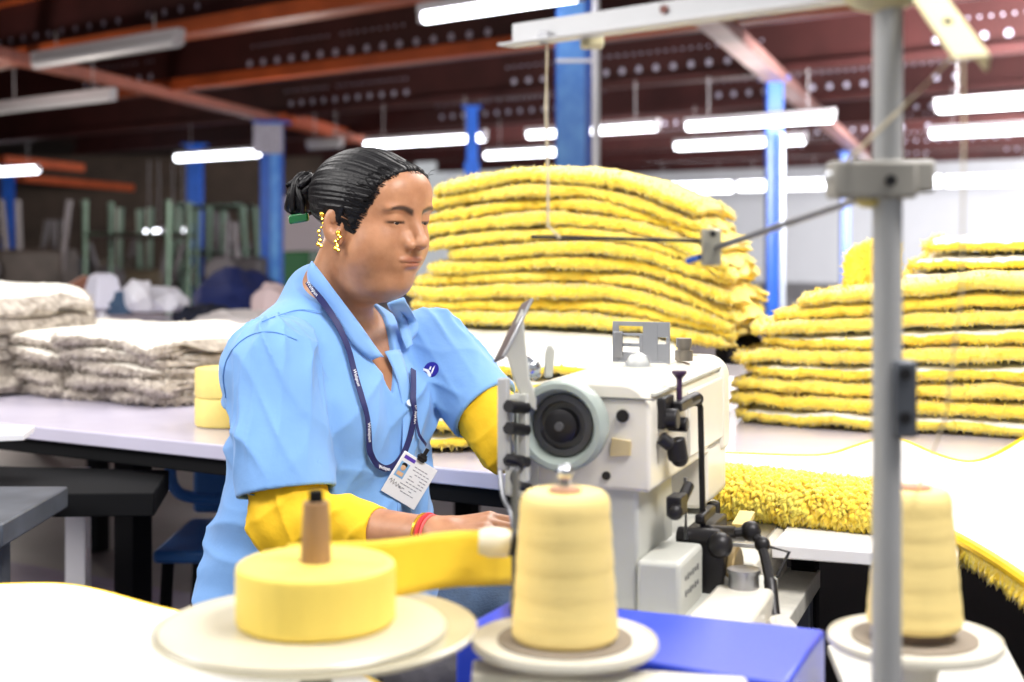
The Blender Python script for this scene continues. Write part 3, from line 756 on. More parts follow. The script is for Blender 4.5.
# base foot, bed, cylinder arm
MB().box(mp(.010,.055,.765), (.052,.115,.066), UAZ).build('foot_block', M_cm2, sm, bevel=.006, seg=3)
m = MB()
for i in range(6):
    for j in range(2): m.box(mp(.0365,.022+.012*i,.776-.018*j), (.001,.004,.005+.002*((i+j)%2)), UAZ)
m.build('foot_marking', M_rub, sm, label='dark moulded marks')
MB().box(mp(-.02,.10,.715), (.25,.28,.040), UAZ).build('base_plate', M_cm2, sm, bevel=.005)
MB().box(mp(.085,.05,.72), (.07,.15,.055), UAZ).build('bed_extension', M_cm, sm, bevel=.006)
MB().box(mp(-.04,.34,.705), (.24,.24,.10), UAZ).build('bed', M_cm, sm, bevel=.004)
MB().box(mp(-.06,.25,.775), (.10,.36,.035), UAZ).build('bed_arm', M_cm2, sm, bevel=.008)
MB().box(mp(.035,.37,.7575), (.07,.15,.005), UAZ).build('slide_plate', M_steel, sm, bevel=.001)
# handwheel
hc = mp(-.095,-.012,.952)
hw = MB().lathe([(.0,.0),(.046,.0),(.052,-.006),(.053,-.026),(.049,-.034),(.043,-.034),(.039,-.026),(.036,-.012),(.0,-.012)], hc, A, n=56).build('handwheel', M_wheel, sm)
MB().lathe([(.0,-.012),(.0355,-.012),(.0355,-.020),(.028,-.022),(.026,-.016),(.0,-.016)], hc, A, n=40).build('wheel_ring', M_rub, hw, label='dark rubber ring')
MB().lathe([(.0,-.012),(.020,-.012),(.019,-.028),(.014,-.031),(.0,-.031)], hc, A, n=32).build('wheel_hub', M_dark, hw, label='dark hub')
MB().lathe([(.0,-.030),(.0055,-.030),(.005,-.034),(.0,-.034)], hc, A, n=16).build('hub_screw', M_rub, hw)
MB().prism(arch(-.168,-.135,.865,.985,.012), mp(0,-.03,0), U, Z3, A, .12).build('belt_guard', M_cm2, sm, bevel=.005)
MB().cyl(mp(-.032,-.001,.962), mp(-.032,-.004,.962), .0075, n=20).build('plug_hole', M_dark, sm)
MB().cyl(mp(-.052,.004,.892), mp(-.052,-.0025,.892), .005, n=16).build('plug_hole', M_dark, sm)
m = MB(); m.prism([(-.012,-.010),(.012,-.008),(.013,.008),(-.010,.011)], mp(-.035,.0035,.925), U, Z3, -A, .007); m.build('name_plate', mat('brass plate', (206,186,140), .5), sm, label='small tan plate')
m = MB(); m.box(mp(-.07,-.0012,.985-.003), (.15,.003,.0015), UAZ); m.build('seam', M_rub, sm)
# bracket plate with slots on top
br = MB(); w_, h_ = .062, .046
fr_ = mp(-.072,.225,1.002)
def plate(mb, x0, x1, z0, z1, o, t=.003):
    x0, x1, z0, z1 = x0*1.25, x1*1.25, z0*1.18, z1*1.18
    mb.box(o+U*((x0+x1)/2)+V(0,0,(z0+z1)/2), (x1-x0, t, z1-z0), UAZ)
for a in ((-.031,-.024,0,.046),(-.024,.002,.0,.012),(-.024,-.010,.018,.022),(-.024,.002,.030,.033),(-.024,.004,.041,.046),(.002,.018,0,.046),(-.024,-.020,.012,.033),(.018,.031,0,.022),(.018,.031,.029,.046),(-.002,.002,.012,.030),(.027,.031,.022,.029),(-.014,-.002,.018,.022)):
    plate(br, *a, fr_)
br.box(fr_+V(0,0,.0015)+A*.012, (.06,.03,.003), UAZ)
br.build('slotted_bracket', mat('zinc plate', (150,152,158), .35, metal=.5), sm, bevel=.0006, label='slotted grey metal bracket')
MB().box(fr_+U*(-.030)-A*.004+V(0,0,.024), (.012,.003,.034), UAZ).build('bracket_slide', M_steel, sm, bevel=.001)
MB().lathe([(.016,0),(.016,.006),(.0135,.013),(.008,.018),(0,.020)], mp(-.06,.165,1.002), n=28).build('sight_dome', mat('clear dome', (240,242,244), .08, trans=.7), sm, label='clear oil sight dome')
MB().lathe([(.019,0),(.019,.003),(.0,.003)], mp(-.06,.165,1.001), n=28).build('dome_ring', M_cm2, sm)
MB().lathe([(.012,0),(.012,.014),(.0085,.014),(.0085,.018),(.0105,.018),(.0105,.030),(0,.030)], mp(-.028,.28,1.002), n=20).build('tension_nut', mat('old nickel', (150,142,130), .35, metal=.8), sm, label='tall knurled nut')
# thread levers on the camera-right side
m = MB(); s = .006
m.box(mp(.004,.055,.962), (.010,.045,.036), UAZ); m.cyl(mp(.002,.045,.955), mp(.022,.045,.955), .012); m.cyl(mp(.002,.075,.945), mp(.026,.075,.945), .009); m.box(mp(.016,.09,.967), (.012,.06,.012), UAZ); m.cyl(mp(.004,.03,.935), mp(.016,.035,.925), .008)
m.cyl(mp(.014,.06,.93), mp(.018,.062,.905), .012); m.ball(mp(.016,.075,.905), .011); m.cyl(mp(.012,.10,.965), mp(.018,.155,.968), .008)
m.ball(mp(.018,.155,.966), .009)
m.build('tension_block', M_dark, sm, bevel=.002, label='black tension assembly')
m = MB(); m.cyl(mp(.012,.09,.965), mp(.012,.09,1.0), .0035); m.lathe([(0,0),(.004,0),(.009,.006),(.009,.009),(0,.009)], mp(.012,.09,.998), n=16); m.build('lifting_knob', mat('purple black', (58,34,66), .35), sm)
MB().tube([mp(.020,.155,.966), mp(.022,.16,.955), mp(.024,.165,.80), mp(.022,.17,.785)], .0038).build('connecting_rod', M_dark, sm)
MB().tube([mp(.014,.115,.875), mp(.014,.115,.80)], .0028).build('thin_rod', M_steel, sm)
m = MB(); m.box(mp(.014,.07,.85), (.018,.035,.024), UAZ); m.cyl(mp(.016,.085,.852), mp(.018,.115,.866), .007); m.ball(mp(.016,.052,.845), .010); m.build('thread_guide', M_dark, sm, bevel=.002)
# linkage beneath
m = MB()
m.box(mp(.02,.20,.795), (.03,.12,.022), UAZ); m.cyl(mp(.0,.13,.80), mp(.055,.13,.80), .012); m.cyl(mp(.03,.16,.80), mp(.06,.24,.785), .010)
m.box(mp(.045,.14,.765), (.03,.04,.07), UAZ); m.ball(mp(.055,.12,.795), .016); m.box(mp(.025,.175,.82), (.012,.07,.012), UAZ)
m.build('feed_linkage', M_dark, sm, bevel=.003, label='black feed linkage')
m = MB(); m.prism([(math.cos(a)*.034, math.sin(a)*.030) for a in [PI*k/8 for k in range(9)]], mp(.06,.16,.755), A, Z3, U, .010); m.build('cam_cover', mat('brass dull', (150,128,86), .4, metal=.5), sm, bevel=.002)
m = MB()
lv = [mp(.062,.17,.800), mp(.082,.175,.803), mp(.098,.165,.790), mp(.112,.14,.752), mp(.122,.11,.715)]
m.tube(smooth_pts(lv, 2), .0065); m.ball(lv[1], .013); m.ball(lv[2], .010); m.cyl(lv[3], lv[4], .008); m.build('knee_lever', M_dark, sm, label='dark jointed lever')
m = MB(); m.tube([mp(.10,.18,.785), mp(.125,.20,.775), mp(.115,.17,.75)], .0026); m.build('wire_guard', M_dark, sm)
MB().lathe([(0,0),(.016,.0),(.019,.004),(.019,.020),(.014,.026),(0,.026)], mp(.130,.075,.700), V(.3,-.2,.6), n=28).build('lever_knob', mat('pearl knob', (214,208,196), .25, coat=.5), sm, label='round pearl knob')
MB().lathe([(0,0),(.018,0),(.018,.028),(.020,.028),(.020,.033),(0,.033)], mp(.085,.115,.737), n=24).build('oil_cup', M_steel, sm, label='bright metal cup')
m = MB(); m.prism([(0,0),(.045,.012),(.05,.02),(.0,.012)], mp(.05,.215,.79), A, Z3, U, .02); m.build('finger_guard', mat('ochre plastic', (226,196,112), .5), sm, label='pale ochre guard')
# needle bar and presser foot
m = MB(); m.cyl(mp(-.055,.355,.80), mp(-.055,.355,.765), .004); m.cyl(mp(-.03,.36,.80), mp(-.03,.36,.770), .012); m.box(mp(-.03,.36,.765), (.025,.035,.008), UAZ); m.cyl(mp(-.005,.36,.80), mp(-.005,.36,.772), .009)
m.build('presser_foot', M_dark, sm, bevel=.001)
MB().box(mp(.02,.26,.755), (.03,.03,.03), UAZ).build('spacer', M_dark, sm, bevel=.002)
# tape folder unit to the left of the machine
tf_ = thing('tape_folder', P(505,600,1.50), 'steel tape folding attachment with upright bar and tilted blade, left of the sewing machine', 'tape guide')
a = P(503,378,1.58); b = P(505,470,1.58)
MB().box((a+b)/2, (.012,.012,(a-b).length), UAZ).build('upright_bar', M_alu, tf_, bevel=.0015)
MB().box((P(512,400,1.6)+P(512,458,1.6))/2, (.008,.012,.065), UAZ).build('inner_bar', M_chrome, tf_, bevel=.001)
q0, q1 = P(500,358,1.58), P(527,303,1.62); d = (q1-q0).normalized()
MB().box((q0+q1)/2, (.004,.024,(q1-q0).length+.005), (d.cross(V(.3,-1,0)).normalized(), d.cross(d.cross(V(.3,-1,0)).normalized()).normalized(), d)).build('tilted_blade', M_steel, tf_, bevel=.001, label='tilted steel blade')
m = MB(); m.prism([(0,0),(.012,-.038),(.022,-.060),(.036,-.068),(.036,-.05),(.028,-.03),(.022,.03),(.020,.05),(.004,.016)], P(505,352,1.6), V(1,0,0), Z3, V(0,1,0), .012); m.build('curved_bracket', M_cm2, tf_, bevel=.002, label='cream curved bracket')
m = MB(); m.prism([(0,0),(.010,0),(.013,.030),(.010,.038),(.004,.038),(.001,.028)], P(544,378,1.62), V(1,0,0), Z3, V(0,1,0), .008); m.build('finger_plate', M_cm2, tf_, bevel=.002)
m = MB(); m.ball(P(531,368,1.62), .012); m.cyl(P(524,358,1.62), P(538,378,1.62), .006); m.build('wing_nut', M_chrome, tf_, bevel=.001)
for y in (406,428,460):
    m = MB(); m.cyl(P(508,y,1.57), P(526,y+2,1.60), .007); m.build('clamp_screw', M_dark, tf_)
m = MB(); m.tube(smooth_pts([P(506,458,1.56), P(516,460,1.56), P(522,464,1.57), P(512,478,1.56), P(519,486,1.55), P(530,488,1.56)], 2), .005); m.build('hook_guide', M_dark, tf_)
MB().box((P(516,470,1.315)+P(515,610,1.315))/2, (.006,.008,.135), UAZ).build('rear_bar', M_grey, tf_, bevel=.001)
MB().box((P(524,395,1.60)+P(524,480,1.60))/2, (.010,.012,.10), UAZ).build('cream_bar', M_cm2, tf_, bevel=.001)
m = MB(); m.tube(smooth_pts([P(500,470,1.55), P(503,500,1.52), P(512,512,1.50), P(514,530,1.46)], 2), .003); m.build('thread_wire', M_steel, tf_)
MB().lathe([(0,0),(.010,.0),(.013,.004),(.014,.020),(.011,.030),(0,.030)], P(511,543,1.30), V(-1,0,.05), n=24).build('adjusting_knob', mat('ivory knob', (230,222,200), .35), tf_, label='ivory knob')
MB().cyl(P(511,543,1.30), P(516,544,1.30), .012).build('knob_collar', M_dark, tf_)
m = MB()
m.box((P(524,602,1.45)+V(0,0,-.0)), (.03,.06,.01)); m.build('foot_plate', M_grey, tf_, bevel=.001)
crumple('cloth_scrap', P(535,428,1.83), (.02,.02,.03), (250,200,30), 'yellow cloth scrap showing between the folder bars and machine', 'cloth', 31)

# machine table under it
mt_ = thing('machine_table', mp(-.02,.1,0), 'pale sewing machine table carrying the machine on a steel stand', 'table')
MB().prism([(-.145,-.03),(.125,-.03),(.125,.47),(-.145,.47)], mp(0,0,.667), U, A, Z3, .026).build('table_top', mat('pale speckled top', (206,202,192), .5, var=.15, vscale=60), mt_, bevel=.002)
for u, v in ((-.12,-.005),(.10,-.005),(-.12,.44),(.10,.44)): MB().box(mp(u,v,.33), (.035,.035,.66), UAZ).build('leg', M_grey, mt_, bevel=.002)
MB().box(mp(-.02,.43,.15), (.24,.03,.03), UAZ).build('stretcher', M_grey, mt_)

# ================================================================ blue box, cones, stand
M_bluebox = mat('royal blue paint', (40,72,214), .35, coat=.2, var=.05, vscale=6)
bb = thing('blue_box', V(.06,1.25,.60), 'royal blue metal box in front of the sewing machine, under the thread cone', 'box')
bu = V(.929,-.369,0).normalized(); bv = V(-.405,-.914,0).normalized(); bv = V(-.369,-.929,0)
cB_ = V(.003,1.508,0)
MB().prism([(-.056,1.382),(.238,1.214),(.310,1.386),(.003,1.508)], V(0,0,.60), V(1,0,0), V(0,1,0), Z3, .180).build('box_body', M_bluebox, bb, bevel=.004, seg=3)
MB().prism([(-.053,1.382),(.237,1.217),(.307,1.386),(.003,1.505)], V(0,0,.579), V(1,0,0), V(0,1,0), Z3, .021).build('box_base', M_black, bb)
# low stand table which carries the box and the cone stand
st = thing('stand_table', V(.3,1.3,0), 'pale speckled low table plate under the right-hand cone', 'table')
MB().prism([(-.12,1.03),(.50,1.03),(.565,1.60),(.36,1.60),(-.12,1.52)], V(0,0,.550), V(1,0,0), V(0,1,0), Z3, .028).build('table_top', mat('pale speckled top', (206,202,192)), st, bevel=.003)
for x, y in ((-.09,1.07),(.46,1.07),(.52,1.56),(-.09,1.48)): MB().box((x, y, .275), (.035,.035,.55)).build('leg', M_grey, st, bevel=.002)
m = MB(); m.prism([(.33,1.30),(.505,1.30),(.565,1.60),(.36,1.60)], V(0,0,.690), V(1,0,0), V(0,1,0), Z3, .012); m.box((.45,1.45,.635), (.03,.03,.11)); m.build('raised_plate', mat('pale speckled top', (206,202,192)), st, bevel=.002)

M_thr = mat('cream yellow thread', (255,228,150), .65, var=.05, vscale=10, stretch=(1,1,14), bump=.12, bscale=40)
M_plate = mat('cream plastic plate', (236,230,214), .35)
M_felt = mat('grey felt', (150,138,124), .9)
def cone_stand(x, y, z, rd, label, floor_z):
    t = thing('cone_plate', (x, y, floor_z), label, 'thread stand')
    MB().lathe([(0,0),(rd*.97,0),(rd,.003),(rd,.006),(rd*.985,.009),(rd*.95,.0065),(0,.0055)], (x,y,z), n=64).build('plate', M_plate, t)
    MB().lathe([(0,.0055),(rd*.72,.0055),(rd*.72,.0085),(0,.0085)], (x,y,z), n=48).build('felt_pad', M_felt, t, label='grey felt pad')
    MB().cyl((x,y,z-.035), (x,y,z), .019, .026).build('hub', M_plate, t)
    MB().cyl((x,y,floor_z), (x,y,z-.03), .010).build('post', M_alu, t)
    return t
def cone(x, y, z, r0, r1, h, label, top):
    t = thing('thread_cone', (x, y, z), label, 'thread cone')
    pr = [(.018,0),(r0*.94,0),(r0,.004)]; n = 26
    for i in range(n+1):
        f = i/n; pr.append((r0+(r1-r0)*f+.0002*math.sin(i*2.4)+.0003*math.sin(i*5.1), .006+(h-.014)*f))
    pr += [(r1*.95,h-.003),(r1*.86,h),(.016,h)]
    MB().lathe(pr, (x,y,z), n=56).build('wound_thread', M_thr, t)
    if top: MB().lathe([(.009,0),(.0165,0),(.0145,h+.003),(.009,h+.003)], (x,y,z), n=24).build('paper_core', mat('pink brown card', (186,140,116), .8), t, label='brown paper core')
    return t
c1 = V(.0473,1.25,0)
cs = cone_stand(c1.x, c1.y, .802, .0835, 'cream plate in front of the blue box carrying the nearer thread cone', .579)
MB().prism([(-.035,1.205),(.20,1.165),(.20,1.20),(-.035,1.25)], V(0,0,.770), V(1,0,0), V(0,1,0), Z3, .022).build('support_bar', M_plate, cs, bevel=.003)
MB().cyl((c1.x,c1.y,.80), (c1.x,c1.y,.955), .005).build('spindle', M_chrome, cs); MB().ball((c1.x,c1.y,.958), .0075).build('spindle_tip', M_chrome, cs)
cone(c1.x, c1.y, .811, .0475, .0400, .130, 'cream-yellow thread cone in front of the machine with chrome pin on top', True)
c2 = V(.368,1.28,0)
cone_stand(c2.x, c2.y, .795, .0785, 'cream plate with grey pad under the thread cone behind the aluminium pole', .579)
MB().lathe([(.006,0),(.032,0),(.030,.012),(.006,.012)], (c2.x,c2.y,.8045), n=32).build('core_base', mat('dark card', (110,92,80), .8), cone(c2.x, c2.y, .814, .0430, .0330, .124, 'cream-yellow thread cone partly hidden by the aluminium pole', True), label='dark core foot')

# the aluminium thread stand
ps = thing('thread_stand', (.301,1.12,.578), 'tall aluminium thread stand with clamp and top arms, crossing the right of the photo', 'thread stand')
MB().cyl((.299,1.12,.578), (.301,1.12,1.45), .0118, n=28).build('pole', M_alu, ps)
MB().lathe([(.012,0),(.03,0),(.03,.006),(.014,.012),(.012,.012)], (.299,1.12,.578), n=28).build('foot_flange', M_alu, ps)
p = P(903,398,1.11); m = MB(); m.box(p, (.018,.020,.060)); m.build('collar_block', M_grey, ps, bevel=.002)
for y in (374,418): MB().cyl(P(905,y,1.10)+V(0,-.002,0), P(905,y,1.10)+V(0,.01,0), .005).build('collar_bolt', M_dark, ps)
p = P(886,180,1.12)
m = MB(); m.box(p+V(-.012,0,0), (.066,.034,.030)); m.box(p+V(.022,.0,.0025), (.028,.028,.026)); m.cyl(p+V(-.045,0,-.004), p+V(-.038,0,.0), .010); m.build('pole_clamp', M_plate if False else mat('grey plastic', (160,156,148), .5), ps, bevel=.003)
MB().cyl(p+V(-.001,-.019,-.001), p+V(-.001,-.014,-.001), .0045).build('clamp_screw', M_dark, ps)
MB().ball(P(836,176,1.12), (.010,.008,.006)).build('thread_eye', M_chrome, ps)
MB().ball(P(868,201,1.12), (.010,.010,.006)).build('yellow_washer', mat('pale yellow plastic', (226,208,130), .5), ps)
MB().cyl(P(862,198,1.125), P(712,249,1.38), .0032).build('side_rod', M_steel, ps)
m = MB(); m.box(P(711,247,1.38), (.018,.02,.036)); m.build('rod_bracket', mat('nickel block', (176,172,158), .35, metal=.5), ps, bevel=.0015)
MB().cyl(P(713,234,1.365), P(713,234,1.36), .003).build('bracket_screw', M_dark, ps)
MB().cyl(P(708,241,1.39), P(532,237,1.50), .0021).build('thin_rod', M_dark, ps)
MB().cyl(P(700,257,1.38), P(688,261,1.40), .003).build('blue_tip', M_blue, ps, label='blue rod end')
# top arms
a, b = P(514,36,1.42), P(872,-14,1.13); d = (b-a).normalized(); n = V(d.y,-d.x,0).normalized(); u = n.cross(d).normalized()
m = MB(); m.box((a+b)/2, ((b-a).length,.006,.024), (d,n,u)); m.box((a+b)/2-u*.011+n*.011, ((b-a).length,.026,.003), (d,n,u)); m.build('top_arm', mat('grey white bar', (196,196,198), .4, metal=.3), ps, bevel=.001)
MB().cyl(P(667,10,1.28)+n*.002, P(667,10,1.28)+n*.006, .004).build('rivet', mat('rust brown', (120,70,60), .5), ps)
MB().cyl(P(548,38,1.38)+n*.002, P(548,38,1.38)+n*.008, .007).build('thread_eyelet', M_steel, ps)
MB().box(P(592,40,1.36), (.022,.02,.016)).build('arm_block', mat('cream plastic', (214,204,164), .5), ps, bevel=.002)
a, b = P(915,-22,1.12), P(972,58,1.00); d = (b-a).normalized(); n = V(0,-1,0); u = n.cross(d).normalized(); n = d.cross(u)
m = MB(); m.box((a+b)/2, ((b-a).length,.003,.026), (d,n,u)); m.box((a+b)/2+u*.012-n*.006, ((b-a).length,.012,.003), (d,n,u)); m.build('yellowed_arm', mat('yellowed bar', (214,204,160), .45), ps, bevel=.001, label='yellowed short top arm')
for f in (.25,.6): MB().cyl(a.lerp(b,f)-n*.002, a.lerp(b,f)+n*.003, .0035).build('arm_hole', M_dark, ps)
MB().ball(P(880,-4,1.12), (.030,.02,.014)).build('top_joint', mat('cream plastic', (214,204,164)), ps)
M_str = mat('cream thread', (236,222,190), .7)
def strand(pts, r, label): o = MB().tube(pts, r, n=6).build('hanging_thread', M_str); tag(o, label, 'thread', 'threads hanging from the stand arms'); return o
strand([P(547,46,1.385), P(546,110,1.385), P(548,178,1.39), P(548,226,1.395), P(560,238,1.40)], .0016, 'cream thread hanging beside the wide blue column')
strand([P(956,54,1.01), P(900,110,1.06), P(836,172,1.115)], .0014, 'cream thread slanting from yellowed arm down to the clamp eye')
strand([P(963,56,1.0), P(964,120,1.0), P(963,200,1.0), P(962,290,1.02), P(945,420,1.13), P(918,490,1.27)], .0009, 'cream thread hanging straight down to the right-hand cone')

# ================================================================ tape roll on its turntable, lower left
dc = V(-.168,1.20,0)
tt_ = thing('tape_turntable', (dc.x, dc.y, .748), 'two-disc cream plastic turntable carrying the tape roll at lower left', 'turntable')
M_disc = mat('yellowed clear plastic', (206,198,172), .25, var=.10, vscale=14, coat=.4)
MB().lathe([(0,0),(.136,0),(.1385,.002),(.1385,.0045),(.136,.0055),(.132,.004),(0,.004)], (dc.x,dc.y,.830), n=80).build('outer_disc', M_disc, tt_)
MB().lathe([(0,0),(.120,0),(.122,.0015),(.120,.0035),(0,.0035)], (dc.x-.010,dc.y-.006,.8345), n=80).build('upper_disc', mat('cream disc', (226,218,196), .3, var=.05, vscale=10, coat=.3), tt_)
MB().cyl((dc.x,dc.y,.748), (dc.x,dc.y,.832), .014).build('post', M_black, tt_)
MB().lathe([(0,0),(.05,0),(.05,.006),(0,.006)], (dc.x,dc.y,.7445), n=32).build('foot', M_black, tt_)
MB().cyl((dc.x,dc.y,.832), (dc.x,dc.y,.951), .0062).build('spindle', M_black, tt_)
M_tape2 = mat('butter yellow tape', (255,226,108), .55, var=.05, vscale=60, stretch=(1,1,.2), sss=.0)
tr_ = thing('tape_roll', (dc.x,dc.y,.8385), 'wide butter-yellow tape roll on the turntable with brown paper core', 'tape roll')
pr = [(.015,0),(.064,0),(.0672,.0025)]+[(.0680+.0002*math.sin(i*3), .004+.043*i/12) for i in range(13)]+[(.0672,.0495),(.064,.0515)]+[(.064-.0052*i, .0515+.0004*math.sin(i*2.7)) for i in range(1,9)]+[(.015,.0515)]
MB().lathe(pr, (dc.x,dc.y,.8385), n=80).build('wound_tape', M_tape2, tr_)
MB().lathe([(.0065,0),(.0155,0),(.0110,.103),(.0065,.103)], (dc.x,dc.y,.8385), n=32).build('paper_core', mat('brown card', (164,128,92), .8, var=.1), tr_, label='brown paper core')
# the tape itself running to the machine
pts = []
for k in range(13):
    a = math.radians(120-30*k/12); pts.append(V(dc.x+.0688*math.cos(a), dc.y+.0688*math.sin(a), .8655))
L_ = [(pts[-1], 0), (V(-.115,1.282,.864),.0), (V(-.06,1.315,.866),.0), (V(-.02,1.335,.862),.0), (V(.004,1.35,.860),.0), (V(.03,1.37,.859), .0)]
pp = pts+[q for q, _ in L_[1:]]; pp = smooth_pts(pp, 1)
vs = []; fs = []; rows = 7
for i, p in enumerate(pp):
    for j in range(rows):
        z = -.0265+.053*j/(rows-1); f = max(0, (p.x+.11)/.13); zz = z*(1+.0*f)
        vs.append(p+V(0, .0015*math.sin(f*5+z*60)*f, zz))
for i in range(len(pp)-1):
    for j in range(rows-1): a = i*rows+j; fs.append((a, a+1, a+rows+1, a+rows))
o = MB().add(vs, fs).build('wide_tape', mat('golden tape', (253,216,58), .6, var=.08, vscale=30), tr_, angle=180, label='golden tape running off the roll')
md = o.modifiers.new('thickness', 'SOLIDIFY'); md.thickness = .0012
crumple('cloth_heap', P(428,668,1.62), (.06,.07,.03), (60,58,64), 'black and white patterned cloth heaped beneath the turntable edge', 'cloth', 33)
# ================================================================ the seamstress
TO = V(-.280,2.20,0)                                   # middle of her torso
ty = math.radians(54); TF = V(math.sin(ty), -math.cos(ty), 0); TR = V(-math.cos(ty), -math.sin(ty), 0)
def tw(r, f, z): return TO+TR*r+TF*f+V(0,0,z)
def tl3(p): return ((p[0]-TO.x)*TR.x+(p[1]-TO.y)*TR.y, (p[0]-TO.x)*TF.x+(p[1]-TO.y)*TF.y, p[2])
HS = .985; hy = math.radians(53); hp = math.radians(7)
H0 = V(-.212,2.15,1.203)
F0 = V(math.sin(hy), -math.cos(hy), 0); HR = V(-math.cos(hy), -math.sin(hy), 0)
HF = F0*math.cos(hp)-Z3*math.sin(hp); HU = Z3*math.cos(hp)+F0*math.sin(hp)
def hw_(x, y, z): return H0+(HR*x+HF*y+HU*z)*HS
def hl3(p):
    d = (p[0]-H0.x, p[1]-H0.y, p[2]-H0.z)
    return tuple((d[0]*q.x+d[1]*q.y+d[2]*q.z)/HS for q in (HR, HF, HU))
# joints
SR, ER, WR = V(-.350,2.06,.985), V(-.318,2.00,.760), V(-.117,1.885,.765)
SL, EL, WL = V(-.135,2.31,.985), V(-.002,2.20,.850), V(.225,2.17,.815)
HEMR, HEML = SR.lerp(ER, .82), SL.lerp(EL, .70)

def torso(p):
    q = tl3(p)
    ax = (np.sqrt(q[0]**2+1e-6), q[1], q[2])
    d = ell(q, (0,-.015,.74), (.188,.150,.17))
    d = smin(d, ell(q, (0,-.012,.905), (.172,.118,.165)), .06)
    d = smin(d, ell(ax, (.072,.070,.885), (.066,.052,.072)), .05)
    d = smin(d, ell(q, (0,-.03,.60), (.195,.165,.13)), .07)
    d = smin(d, cap(ax, (0,-.030,1.045), (.150,-.012,.972), .055, .062), .05)
    d = smin(d, cap(q, (0,-.040,1.02), (0,-.035,1.075), .062, .056), .03)
    return d
def headcore(q, ax):
    d = ell(q, (0,-.012,.022), (.074,.092,.072))
    d = smin(d, ell(q, (0,.022,-.036), (.061,.060,.074)), .04)
    d = smin(d, ell(ax, (.034,.047,-.040), (.031,.030,.030)), .022)           # cheeks
    d = smin(d, ell(ax, (.036,.015,-.074), (.026,.032,.026)), .030)           # jaw
    d = smin(d, ell(ax, (.034,.036,-.060), (.026,.026,.026)), .026)
    d = smin(d, ell(q, (0,.060,-.094), (.024,.020,.018)), .024)               # chin
    d = smin(d, ell(q, (0,.020,-.096), (.040,.040,.022)), .030)               # soft under the chin
    d = smin(d, ell(q, (0,.062,.040), (.050,.024,.032)), .03)                 # forehead
    return d
def head(p):
    q = hl3(p); ax = (np.sqrt(q[0]**2+1e-7), q[1], q[2])
    d = headcore(q, ax)
    d = smin(d, ell(ax, (.027,.072,.0150), (.023,.010,.0065)), .012)          # brow
    d = smax(d, -ell(ax, (.0315,.092,.0005), (.0165,.0125,.0105)), .012)      # sockets
    lid = ell(ax, (.0315,.0665,-.0015), (.0165,.0150,.0125))
    slit = ell(ax, (.0325,.0810,-.0060), (.0125,.009,.0012))
    d = smin(d, lid, .005)
    d = smax(d, -slit, .0015)
    d = smin(d, cap(q, (0,.078,.012), (0,.1015,-.030), .0065, .0090), .012)   # nose
    d = smin(d, ell(q, (0,.1035,-.034), (.0100,.0100,.0085)), .006)
    d = smin(d, ell(ax, (.0125,.0905,-.0385), (.0072,.0095,.0070)), .006)
    d = smin(d, ell(ax, (.0135,.0790,-.0310), (.0100,.0105,.0110)), .010)
    d = smax(d, -ell(ax, (.0065,.0970,-.0455), (.0038,.0060,.0040)), .003)
    d = smin(d, ell(q, (0,.070,-.064), (.030,.020,.020)), .016)               # muzzle
    d = smin(d, ell(ax, (.007,.0862,-.0612), (.0180,.0058,.0038)), .004)      # upper lip
    d = smin(d, ell(q, (0,.0852,-.0690), (.0175,.0064,.0042)), .004)          # lower lip
    d = smax(d, -ell(q, (0,.0935,-.0655), (.0235,.0085,.0010)), .002)         # mouth line
    d = smax(d, -ell(q, (0,.0900,-.0795), (.014,.0060,.0040)), .006)
    # ears
    e = ell((ax[0]-.0730+.35*(q[1]+.006), q[1], q[2]), (0,-.010,-.020), (.0085,.0180,.0290))
    e = smax(e, -ell((ax[0]-.0800+.35*(q[1]+.006), q[1], q[2]), (0,-.006,-.015), (.0075,.0095,.0165)), .004)
    e = smin(e, ell((ax[0]-.0760+.35*(q[1]+.006), q[1], q[2]), (0,-.010,-.006), (.0040,.0040,.0120)), .003)
    e = smin(e, ell(ax, (.0735,-.001,-.043), (.0055,.0075,.0085)), .005)
    d = smin(d, e, .005)
    return d*HS
NB = hw_(0,-.028,-.055); NT = tw(0,-.012,1.03)
